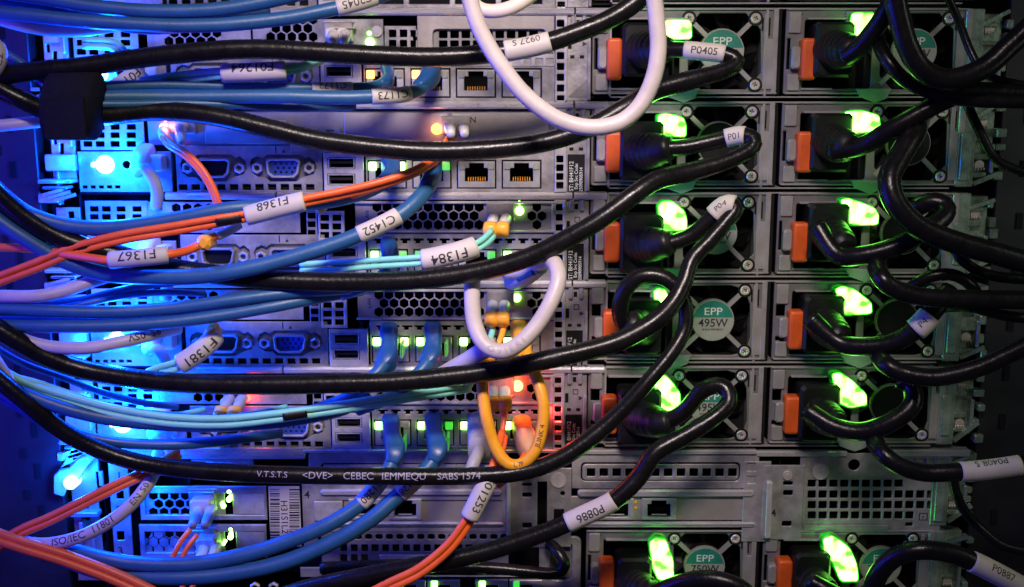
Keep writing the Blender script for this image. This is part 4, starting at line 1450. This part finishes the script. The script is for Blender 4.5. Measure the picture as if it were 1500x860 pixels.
# ------------------------------------------------------------------ white and grey cables
G_W = 'pale network cables'
c = Cable('network_cable', 'white cable hanging in a wide loop across the topmost supply', 'network cable',
          [(682, -30, 78), (690, 5, 78), (706, 50, 78), (734, 96, 78), (770, 140, 78), (815, 173, 78), (862, 186, 78), (905, 180, 78), (936, 156, 78), (956, 118, 78), (964, 76, 78), (962, 30, 78), (955, -30, 78)], 12.5, M['white'], group=G_W)
c = Cable('network_cable', 'cream cable bending behind the white loop at the top edge', 'network cable',
          [(684, -20, 48), (692, 4, 50), (712, 16, 52), (745, 12, 54), (780, -8, 54), (800, -30, 54)], 10.5, M['cream'], group=G_W)
c = Cable('network_cable', 'white cable looped below the black cord between the third and fourth servers', 'network cable',
          [(742, 398, 20), (770, 396, 28), (796, 384, 40), (812, 386, 52), (818, 408, 60), (808, 440, 64), (788, 474, 66), (762, 502, 68), (735, 515, 68), (710, 505, 66), (696, 478, 60), (692, 448, 50), (692, 415, 38), (695, 400, 30)], 12, M['white'], group=G_W)
c.boot([(752, 404, 12), (770, 398, 24), (792, 388, 36)], [21, 19, 13], M['pale'])
c.boot([(762, 404, 25), (774, 399, 31), (784, 395, 36)], [10, 9, 8], M['blueboot'], 'latch_guard')
c.print_on('O V I E R I', (772, 492), (716, 508), 4.0, ink=M['greyink'])
c = Cable('network_cable', 'plain white cable emerging behind the looped white one above the lowest thin server', 'network cable',
          [(726, 507, 50), (708, 514, 48), (684, 529, 42), (660, 543, 34), (640, 555, 28), (622, 565, 24)], 13, M['label'], group=G_W)
c = Cable('network_cable', 'lilac-lit white cable at the edge above the glaring bracket', 'network cable',
          [(-20, 22, 56), (30, 36, 54), (75, 44, 50), (120, 44, 46), (165, 37, 40), (210, 26, 30)], 10, M['white'], group=G_W)
c = Cable('network_cable', 'short white cable entering beside the fabric strap', 'network cable',
          [(-20, 186, 58), (30, 181, 54), (70, 176, 48), (110, 168, 40)], 9, M['white'], group=G_W)
c = Cable('network_cable', 'white cable below the crossing red fibres', 'network cable',
          [(-20, 434, 58), (50, 434, 56), (95, 426, 52), (135, 412, 48), (175, 400, 40), (215, 390, 26)], 9.5, M['white'], group=G_W)
c = Cable('network_cable', 'white cable with black print sagging across the fourth server', 'network cable',
          [(12, 486, 62), (40, 500, 60), (80, 509, 58), (130, 510, 56), (180, 501, 52), (220, 491, 46), (262, 480, 34)], 9.5, M['white'], group=G_W)
c.print_on('9S_0SV', (186, 500), (232, 488), 4.6, flip=True, ink=M['ink'], up=.3, bold=.05)
c = Cable('network_cable', 'white cable printed ISO/IEC 11801 above the coral fibre pair', 'network cable',
          [(25, 795, 60), (70, 797, 60), (115, 787, 60), (155, 768, 58), (188, 744, 56), (212, 716, 50), (226, 690, 40), (232, 664, 28)], 9.5, M['white'], group=G_W)
c.print_on('ISO/IEC  11801', (66, 797), (182, 750), 5.0, ink=M['ink'], up=.15)
c.print_on('EN 50173', (190, 742), (224, 694), 4.2, ink=M['ink'], up=.1)


def status_cable(k, label, y0, y1, dx=0):
    """white service plug and its pale cable at the blue-lit end of a server"""
    b = P(155 + 60, 241, 0)
    q = L(214, 240, 1)
    z = ZC[k]
    c_ = None
    def px_of(x, zz, d):
        p = np.array([x, -d, zz])
        v = p - CAM
        s_ = FPX / np.dot(v, FWD)
        return (755 + v[0] * s_, 430 - np.dot(v, UPV) * s_, d)
    x = q[0]
    pts = [px_of(x, z + q[1] + 1, 2), px_of(x + .5, z + q[1] - 3, 14), px_of(x + 4.5, z - 10, 17), px_of(x + 8.5, z - 15, 17), px_of(x + 9.5 + dx, z - 22, 15), px_of(x + 7.5 + dx, z - 30, 12)]
    c_ = Cable('status_cable', label, 'status cable', pts, 9.0, M['pale'], group='pale status cables at the blue-lit end')
    c_.boot([px_of(x + 1, z + q[1] + 6, 0), px_of(x + .5, z + q[1] + 3, 8), px_of(x + .8, z + q[1] - 3, 14)], [13, 13, 11], M['lc'], 'service_plug', 3.5, None, 1.0)
    c_.box('plug_collar', px_of(x + 7, z + q[1] + 1, 3)[0], px_of(x + 7, z + q[1] + 1, 3)[1], 26, 24, 0, 8, M['lc'], .8)


for k, (s_, dx) in enumerate((('from the topmost server, half hidden by blue cables', 0), ('hooking down from the white plug of the second server', 0), ('behind the F1367 fibre label', 2), ('beside the F1381 fibre label', -1), ('on the lowest thin server below the aqua fibre pair', 0))):
    status_cable(k, 'pale status cable ' + s_, 0, 0, dx)

# ------------------------------------------------------------------ blue network cables
G_B = 'blue network cables'


def thin(label, pts, r, m, grp=G_B, **kw):
    return Cable('network_cable', label, 'network cable', pts, r, M[m], group=grp, **kw)


def blue(label, pts, r, **kw):
    return Cable('network_cable', label, 'network cable', pts, r, M['blue'], group=G_B, **kw)


c = blue('uppermost blue cable, arching off the top edge', [(-20, -14, 58), (60, -4, 56), (130, 8, 54), (220, 16, 52), (310, 14, 50), (390, 2, 48), (460, -14, 46)], 10.5)
c = blue('blue cable labelled C2045 near the top edge', [(-20, 16, 60), (60, 24, 58), (140, 32, 56), (240, 37, 53), (330, 36, 50), (410, 28, 47), (470, 17, 45), (520, 6, 42), (570, -10, 36)], 10.5)
c.sleeve((491, 13), (550, -1), 1.14, text='C2045', size=5.0, up=.25, bold=.03)
c = blue('thin blue cable over the top of the C2045 cable', [(-20, 4, 52), (70, 10, 50), (150, 20, 48), (230, 27, 46), (310, 24, 42), (352, 18, 36), (392, 16, 22)], 6)
c = blue('blue cable labelled C1172 plugged into the first amber port', [(60, 128, 52), (130, 127, 50), (220, 125, 46), (300, 126, 42), (380, 128, 40), (450, 129, 38), (500, 129, 34), (545, 127, 28), (568, 119, 20)], 7.8)
c.sleeve((456, 129), (516, 129), 1.12, text='C1172', size=4.6, up=.55, bold=.03)
c.boot([(566, 95, -2), (567, 104, 8), (568, 118, 18), (556, 125, 25)], [11, 12, 11, 8], M['blueboot'])
c = blue('blue cable labelled C1173 plugged into the second amber port', [(60, 146, 56), (120, 144, 54), (200, 142, 50), (300, 142, 46), (400, 142, 44), (490, 143, 42), (560, 141, 38), (595, 138, 32), (615, 130, 24), (625, 118, 14)], 10.5)
c.sleeve((541, 142), (600, 138), 1.12, text='C1173', size=5.0, up=.15, bold=.03)
c.boot([(634, 96, -2), (632, 104, 8), (627, 116, 18), (612, 129, 25)], [14, 17, 14, 10], M['blueboot'], power=4.5)
c = blue('blue cable dipping across the third server to the first green port of the second', [(-20, 262, 60), (25, 302, 58), (60, 320, 56), (110, 332, 54), (170, 333, 52), (250, 322, 50), (330, 307, 48), (400, 302, 44), (470, 296, 40), (525, 284, 34), (560, 268, 26), (574, 252, 16)], 11)
c.boot([(570, 232, -2), (572, 242, 9), (574, 256, 19), (560, 270, 27)], [15, 17, 14, 11], M['blueboot'], power=4.5)
c = blue('blue cable labelled C1452 sweeping up to the second port of the second server', [(-20, 310, 60), (30, 345, 58), (90, 380, 54), (150, 400, 52), (220, 406, 52), (290, 405, 52), (350, 396, 52), (420, 379, 50), (490, 358, 48), (540, 338, 46), (585, 315, 42), (614, 290, 36), (628, 268, 28), (634, 250, 18)], 11.8)
c.sleeve((529, 344), (584, 316), 1.12, text='C1452', size=5.6, up=.05, bold=.04)
c.boot([(631, 232, -2), (632, 240, 9), (634, 256, 22), (624, 276, 32)], [16, 19, 15, 12], M['blueboot'], power=4.5)
c = blue('blue cable rising towards the square vents below the third server', [(-20, 452, 58), (70, 455, 56), (160, 457, 52), (250, 452, 48), (340, 440, 46), (420, 430, 42), (490, 424, 36), (545, 420, 26)], 9.5)
c = blue('blue cable just under its twin on the fourth server', [(-20, 478, 60), (70, 478, 58), (160, 478, 54), (250, 472, 50), (330, 461, 46), (410, 447, 42), (475, 434, 34), (530, 424, 24)], 9.5)
c = blue('narrow blue cable fanning across the hidden third port panel', [(70, 445, 44), (120, 440, 42), (170, 427, 38), (230, 416, 32), (300, 408, 24)], 6)
c = blue('blue cable passing over the fifth server below the black-banded aqua pair', [(-20, 548, 62), (40, 578, 60), (100, 600, 58), (160, 614, 54), (230, 621, 50), (310, 623, 48), (390, 619, 44), (450, 611, 40), (500, 600, 34), (540, 580, 26)], 10)
c = blue('blue cable under the lowest thin server fading behind its serial port', [(-20, 560, 56), (60, 612, 54), (110, 634, 52), (170, 648, 48), (240, 652, 44), (310, 648, 38), (365, 641, 30), (410, 634, 16)], 8)
for i, (bx, by, k_) in enumerate(((570, 498, 3), (634, 496, 3))):
    c = blue(('blue plug in the first green port of the fourth server', 'blue plug in the second green port of the fourth server')[i],
             [(bx + 2, by, 8), (bx + 1, by + 18, 26), (bx - 8, by + 36, 34), (bx - 28, by + 58, 38), (bx - 60, by + 84, 36), (bx - 110, by + 104, 30)], 9.5)
    c.boot([(bx, by - 14, -2), (bx, by - 6, 6), (bx + 1, by + 8, 19), (bx - 2, by + 28, 29), (bx - 14, by + 42, 34)], [14, 17, 14.5, 17.5, 11], M['blueboot'], power=4.5)
    c.box('plug_latch', bx + 21, by + 10, 4, 22, 4, 14, M['latchgreen'], .6)
c = blue('blue cable labelled 1280 dropping from the first port of the lowest thin server', [(578, 640, 10), (578, 662, 30), (572, 684, 36), (552, 712, 40), (526, 740, 44), (482, 768, 48), (430, 790, 50), (360, 812, 52), (280, 826, 54), (200, 826, 56), (150, 818, 57), (110, 808, 56), (60, 800, 54), (30, 796, 52)], 11.2)
c.boot([(572, 618, -2), (573, 626, 6), (575, 644, 20), (579, 664, 31), (574, 682, 36)], [14, 17, 15, 18, 11], M['blueboot'], power=4.5)
c.box('plug_latch', 594, 645, 4, 22, 4, 14, M['latchgreen'], .6)
c.sleeve((562, 700), (527, 739), 1.12, text='C1280', size=5.0, up=.1, bold=.03)
c = blue('lowest blue cable, from the second port of the lowest thin server', [(641, 636, 10), (640, 660, 30), (630, 682, 36), (606, 706, 40), (576, 733, 44), (540, 763, 48), (480, 797, 50), (410, 825, 52), (330, 841, 54), (250, 846, 56), (180, 843, 56), (130, 832, 55), (80, 812, 54), (40, 800, 52)], 11.8)
c.boot([(634, 616, -2), (635, 624, 6), (637, 642, 20), (641, 662, 31), (634, 680, 36)], [14, 17, 15, 18, 11], M['blueboot'], power=4.5)
c.box('plug_latch', 657, 642, 4, 22, 4, 14, M['latchgreen'], .6)
c.sleeve((612, 700), (583, 727), 1.12, text='C128', size=4.6, up=.1)
# short stub in the third server
c = blue('blue plug in the first port of the third server behind the aqua pair', [(570, 374, 8), (570, 388, 22), (562, 402, 30), (540, 418, 32), (500, 432, 30)], 9)
c.boot([(569, 360, -2), (570, 368, 8), (571, 382, 20), (564, 398, 28)], [15, 16, 16, 11], M['blueboot'])

thin('slim blue cable nearest the top edge over the pale white one', [(-20, -2, 50), (50, 10, 50), (110, 26, 48), (165, 40, 44), (215, 46, 36), (262, 44, 24)], 4.5, 'blue')
thin('slim dark blue cable running into the fabric strap', [(-20, 62, 58), (30, 92, 58), (70, 128, 58), (108, 150, 58), (170, 153, 54), (250, 152, 50), (340, 154, 44), (430, 158, 34), (520, 156, 20)], 6, 'blue')
thin('dark blue cable low behind the F1367 label', [(-20, 300, 50), (40, 345, 48), (90, 366, 44), (150, 388, 40), (230, 396, 34), (300, 396, 24)], 7, 'blue')
thin('slim blue cable fanning upward below the red fibre crossing', [(-20, 464, 50), (60, 455, 48), (120, 446, 44), (180, 434, 38), (240, 428, 30), (300, 430, 20)], 5, 'blue')
thin('slim blue cable between the two twins of the fourth server', [(-20, 466, 52), (80, 467, 50), (180, 468, 46), (270, 461, 40), (350, 450, 34), (430, 440, 24)], 4.5, 'blue')
thin('slim blue cable crossing under the printed white cable', [(-20, 500, 56), (30, 530, 56), (90, 552, 50), (150, 575, 44), (210, 590, 36), (260, 596, 24)], 5, 'blue')
thin('aqua strand under the long cord by the lowest blue lamp', [(-20, 545, 58), (40, 556, 56), (90, 572, 52), (150, 592, 46), (210, 603, 38), (262, 607, 26), (300, 600, 12)], 4.2, 'aqua')
thin('second aqua strand meeting the black-banded pair', [(-20, 552, 57), (50, 574, 55), (120, 598, 52), (200, 612, 48), (290, 614, 42), (370, 606, 36), (420, 596, 24)], 4.2, 'aqua')
thin('slim blue cable sinking from the bundle to the hooked catch', [(-20, 572, 54), (40, 606, 52), (80, 632, 46), (120, 652, 36), (160, 664, 24), (190, 668, 12)], 5.5, 'blue')
thin('slim grey cable above the coral fibre pair', [(-20, 500, 60), (20, 560, 60), (60, 616, 56), (110, 652, 48), (170, 676, 38), (240, 690, 24)], 5, 'pale')
thin('dark blue cable following the black cord beside the post', [(-20, 282, 56), (20, 322, 56), (70, 356, 52), (130, 372, 44), (200, 380, 34), (260, 392, 20)], 8, 'blue')

# ------------------------------------------------------------------ grey, orange and yellow plugs on the network ports
c = Cable('network_cable', 'grey cable plugged into the third port of the lowest thin server', 'network cable',
          [(703, 640, 12), (702, 660, 28), (694, 678, 36), (688, 694, 38), (684, 702, 36)], 9.5, M['greyboot'], group=G_W)
c.boot([(698, 620, -2), (699, 630, 8), (702, 646, 20), (702, 660, 29)], [18, 19, 22, 21], M['greyboot'])
c = Cable('network_cable', 'yellow cable hanging in a long loop before the red lamp', 'network cable',
          [(764, 486, 6), (768, 505, 22), (776, 530, 36), (788, 560, 44), (796, 592, 48), (794, 628, 50), (784, 660, 52), (764, 680, 52), (742, 678, 52), (724, 652, 50), (712, 610, 48), (707, 570, 44), (706, 540, 38), (712, 520, 26)], 9, M['yellow'])
c.boot([(760, 480, -2), (762, 492, 8), (765, 506, 20), (769, 524, 30)], [16, 16, 17, 13], M['clip'])
c.print_on('JLINK 4', (795, 622), (787, 652), 3.4, ink=M['ink'])
c.print_on('UTP', (768, 679), (750, 681), 3.2, ink=M['ink'])
c = Cable('network_cable', 'clear plug with an orange sleeve in the fourth port of the lowest thin server', 'network cable',
          [(768, 640, 10), (772, 655, 24), (768, 672, 34), (750, 692, 40), (728, 710, 40)], 7, M['orange'])
c.boot([(764, 622, -2), (766, 634, 8), (770, 648, 20)], [18, 17, 15], M['clip'])
c.boot([(769, 642, 18), (774, 656, 27), (780, 668, 33)], [19, 18, 12], M['peach'], 'clear_hood')

# ------------------------------------------------------------------ fibre cables
G_F = 'fibre patch cables with white labels'


def lc_plug(c, px, py, dx=17, bend=(-10, 24), m='lc', clip='clip', dd=(0, 10, 22)):
    """two white fibre plugs side by side, with their boots and an amber clip"""
    for s_ in (0, 1):
        x = px + s_ * dx
        c.box('fibre_plug', x, py, 13, 14, -1, 9, M[m], .8)
        c.boot([(x, py + 1, 7), (x + bend[0] * .35, py + bend[1] * .42, 17), (x + bend[0] * .75, py + bend[1] * .85, 24)], [8.5, 8.0, 6.0], M[m], 'plug_boot', 2.2, None, 1.0)
        if clip:
            c.boot([(x + bend[0] * .75, py + bend[1] * .8, 23), (x + bend[0], py + bend[1] + 4, 27)], [10.5, 10.0], M[clip], 'fibre_clip', 3.0, None, 1.0)


c = Cable('fibre_cable', 'orange fibre pair labelled F1368 slanting up to the amber lamp', 'fibre cable',
          [(-20, 416, 60), (50, 390, 58), (110, 366, 56), (180, 348, 54), (250, 336, 52), (320, 323, 50), (360, 316, 48), (440, 296, 46), (500, 283, 44), (560, 268, 42), (610, 250, 36), (640, 230, 26), (660, 204, 14)], 5.4, M['pink'], strands=2, gap=.95, twist=1.2, group=G_F)
c.sleeve((319, 324), (356, 317), 1, rpx=8.6, m=M['black'], name='shrink_band')
c.sleeve((359, 317), (443, 295), 1, rpx=15, text='F1368', size=6.0, up=.62, bold=.04)
c.box('fibre_clip', 473, 302, 14, 15, 30, 40, M['clip'], 1.2)
lc_plug(c, 659, 186, 20, (2, 12), clip=None)
c = Cable('fibre_cable', 'orange strand crossing above the F1368 pair', 'fibre cable',
          [(448, 304, 38), (500, 292, 38), (560, 272, 36), (605, 254, 32), (636, 234, 22)], 4.6, M['orange'], group=G_F)
c = Cable('fibre_cable', 'coral fibre labelled F1367 with an amber clip on the third server', 'fibre cable',
          [(-20, 362, 54), (40, 364, 54), (100, 373, 57), (140, 379, 60), (160, 381, 61), (205, 378, 60), (250, 373, 56), (280, 365, 49), (305, 350, 44), (330, 339, 40)], 6.4, M['pink'], group=G_F)
c.sleeve((161, 381), (249, 373), 1, rpx=13, text='F1367', size=6.4, up=.42, bold=.04)
c.box('fibre_clip', 308, 351, 20, 22, 38, 50, M['clip'], 1.6)
c.boot([(318, 346, 43), (336, 338, 40), (352, 330, 36)], [7, 6.5, 5], M['pale'], 'plug_boot', 2.0, None, 1.0)
c = Cable('fibre_cable', 'coral strand falling from the amber lamp past the serial port', 'fibre cable',
          [(241, 200, 14), (250, 212, 24), (272, 226, 30), (294, 248, 32), (310, 274, 33), (320, 302, 33), (322, 322, 30)], 4.6, M['pink'], strands=2, gap=.6, twist=1.0, group=G_F)
c.boot([(240, 193, 3), (242, 201, 12), (254, 214, 22)], [9, 8, 5], M['lc'], 'plug_boot', 2.0, None, 1.0)
c.boot([(266, 186, 3), (264, 198, 12), (266, 212, 20)], [10, 8, 5], M['lc'], 'plug_boot', 2.0, None, 1.0)
c = Cable('fibre_cable', 'aqua fibre pair labelled F01264 on the topmost server', 'fibre cable',
          [(208, 122, 40), (240, 117, 42), (285, 111, 44), (330, 107, 46), (378, 105, 46), (424, 102, 44), (452, 95, 38), (476, 84, 26), (488, 66, 14)], 4.8, M['aqua'], strands=2, gap=1.0, twist=1.5, group=G_F)
c.sleeve((330, 107), (421, 102), 1, rpx=14, text='F01264', size=6.2, up=.62, bold=.04)
lc_plug(c, 488, 50, 17, (-2, 14), clip=None)
c = Cable('fibre_cable', 'aqua fibre labelled F01 beside the upper blue lamp', 'fibre cable',
          [(120, 62, 20), (165, 66, 16), (185, 86, 22), (200, 104, 28), (176, 124, 36), (150, 138, 40)], 4.8, M['aqua'], strands=2, gap=1.0, group=G_F)
c.sleeve((196, 99), (162, 132), 1, rpx=12, text='F01', size=6, up=0, bold=.05)
c = Cable('fibre_cable', 'aqua fibre pair labelled F1384 with two white plugs and amber collars', 'fibre cable',
          [(440, 392, 30), (500, 389, 34), (560, 385, 38), (620, 381, 40), (660, 373, 40), (694, 363, 38), (710, 354, 34), (722, 342, 28)], 4.4, M['aqua'], strands=2, gap=1.1, twist=.6, group=G_F)
c.sleeve((621, 381), (693, 363), 1, rpx=16, text='F1384', size=6.6, up=-.15, bold=.05)
lc_plug(c, 723, 320, 18, (-6, 16))
c = Cable('fibre_cable', 'aqua fibre labelled F1381 beside the fourth serial port', 'fibre cable',
          [(190, 566, 44), (225, 546, 42), (262, 534, 42), (290, 516, 40), (312, 496, 36), (318, 480, 28)], 4.6, M['aqua'], strands=2, gap=1.1, twist=.4, group=G_F)
c.sleeve((266, 532), (312, 494), 1, rpx=15, text='F1381', size=6.4, up=-.2, bold=.05)
c.boot([(306, 502, 38), (312, 490, 35), (315, 482, 31)], [12, 13, 11], M['clip'], 'fibre_clip', 3.0, None, .8)
c = Cable('fibre_cable', 'aqua fibre pair with a black band over the lowest thin server', 'fibre cable',
          [(-20, 534, 60), (40, 566, 58), (100, 586, 56), (170, 604, 54), (250, 616, 52), (330, 618, 50), (400, 611, 48), (450, 604, 46), (510, 595, 44), (570, 585, 40), (620, 577, 34), (690, 566, 22)], 5.2, M['aqua'], strands=2, gap=1.0, twist=.8, group=G_F)
c.sleeve((413, 609), (447, 604), 1, rpx=8, m=M['black'], name='shrink_band')
c = Cable('fibre_cable', 'aqua and amber fibre pair entering the fourth server beside the white loop', 'fibre cable',
          [(722, 482, 22), (718, 496, 28), (708, 512, 34), (692, 534, 36)], 4.6, M['aqua'], group=G_F)
lc_plug(c, 722, 446, 17, (-3, 22), 'pale')
c = Cable('fibre_cable', 'amber fibre strand beside the aqua one on the fourth server', 'fibre cable',
          [(738, 478, 22), (734, 494, 28), (726, 514, 32), (716, 540, 34), (708, 566, 34)], 4.4, M['clip'], group=G_F)
c = Cable('fibre_cable', 'orange fibre hanging from white plugs behind the yellow loop', 'fibre cable',
          [(738, 596, 22), (738, 616, 28), (734, 645, 32), (728, 672, 34)], 4.2, M['orange'], group=G_F)
lc_plug(c, 722, 572, 17, (1, 20), 'lc', 'clip')
c = Cable('fibre_cable', 'coral fibre pair rising to the foot of the printed white cable', 'fibre cable',
          [(-20, 812, 62), (28, 780, 60), (70, 762, 58), (120, 738, 56), (170, 713, 52), (222, 688, 44), (262, 664, 30)], 5.2, M['pink'], strands=2, gap=.8, twist=.5, group=G_F)
c = Cable('fibre_cable', 'heavy red fibre pair falling off the bottom edge', 'fibre cable',
          [(-20, 780, 64), (30, 797, 64), (80, 812, 63), (130, 830, 62), (180, 850, 62), (240, 878, 62)], 6.6, M['pink'], strands=2, gap=.8, twist=.3, group=G_F)
c = Cable('fibre_cable', 'orange fibre pair labelled F01253 crossing the tall server', 'fibre cable',
          [(520, 884, 58), (570, 858, 58), (615, 836, 58), (655, 804, 57), (680, 772, 56), (694, 746, 55), (709, 716, 53), (722, 690, 48), (732, 660, 40), (737, 636, 30)], 5.4, M['orange'], strands=2, gap=.9, twist=1.0, group=G_F)
c.sleeve((689, 758), (724, 692), 1, rpx=14.5, flip=True, text='F01253', size=5.6, up=-.25, bold=.04)
for i, (x, y) in enumerate(((292, 745), (300, 801))):
    c = Cable('fibre_cable', ('pink fibre pair in pale plugs at slot two', 'pink fibre pair in pale plugs at slot three')[i], 'fibre cable',
              [(x - 8, y + 34, 24), (x - 22, y + 52, 28), (x - 34, y + 76, 30), (x - 44, y + 102, 30)], 4.0, M['pink'], strands=2, gap=1.6, twist=.5, group=G_F)
    lc_plug(c, x, y, 18, (-14, 30), 'pale', None)
    c.box('plug_body', x + 9, y - 12, 30, 22, 0, 10, M['pale'], 1.0)
c = Cable('fibre_cable', 'short fibre in pale plugs beside the red lamp of the lowest thin server', 'fibre cable',
          [(330, 608, 24), (326, 622, 28), (318, 640, 30)], 4.4, M['pink'], group=G_F)
lc_plug(c, 336, 584, 19, (-14, 22), 'pale')

# ------------------------------------------------------------------ strap and loose tags
a0 = P(108, 156, 62)
st = thing('cable_strap', 'black fabric strap binding cables beside the upper blue lamp', 'strap', a0)
def strap_mesh():
    mb_ = MB()
    n = 28
    prof = [(14 * math.cos(2 * math.pi * i / n), 14.5 * math.sin(2 * math.pi * i / n)) for i in range(n)]
    vs = []
    for x, s_ in ((-10.6, 1.0), (-9.8, 1.04), (9.8, 1.05), (10.6, 1.0)):
        for (yy, zz) in prof:
            vs.append((x + .12 * zz, yy * .72 * s_ , zz * s_ * .95))
    fs = []
    for r_ in range(3):
        for i in range(n):
            fs.append((r_ * n + i, r_ * n + (i + 1) % n, (r_ + 1) * n + (i + 1) % n, (r_ + 1) * n + i))
    fs += [tuple(range(n - 1, -1, -1)), tuple(range(3 * n, 4 * n))]
    mb_.add(vs, fs)
    return mb_
strap_mesh().build('band', M['velcro'], st, (0, 0, 0), True)
MB().box(-8.5, 9.0, -11.8, -10.2, -13.5, 4, .4).build('strap_end', M['velcro'], st)
c = Cable('network_cable', 'cable end wrapped in a white label at the edge beside the black post', 'network cable',
          [(-26, 120, 64), (-6, 100, 66), (0, 76, 66), (-14, 54, 64)], 9, M['white'])
c.sleeve((-6, 104), (-4, 66), 1.2, text='C2', size=4, flip=False)
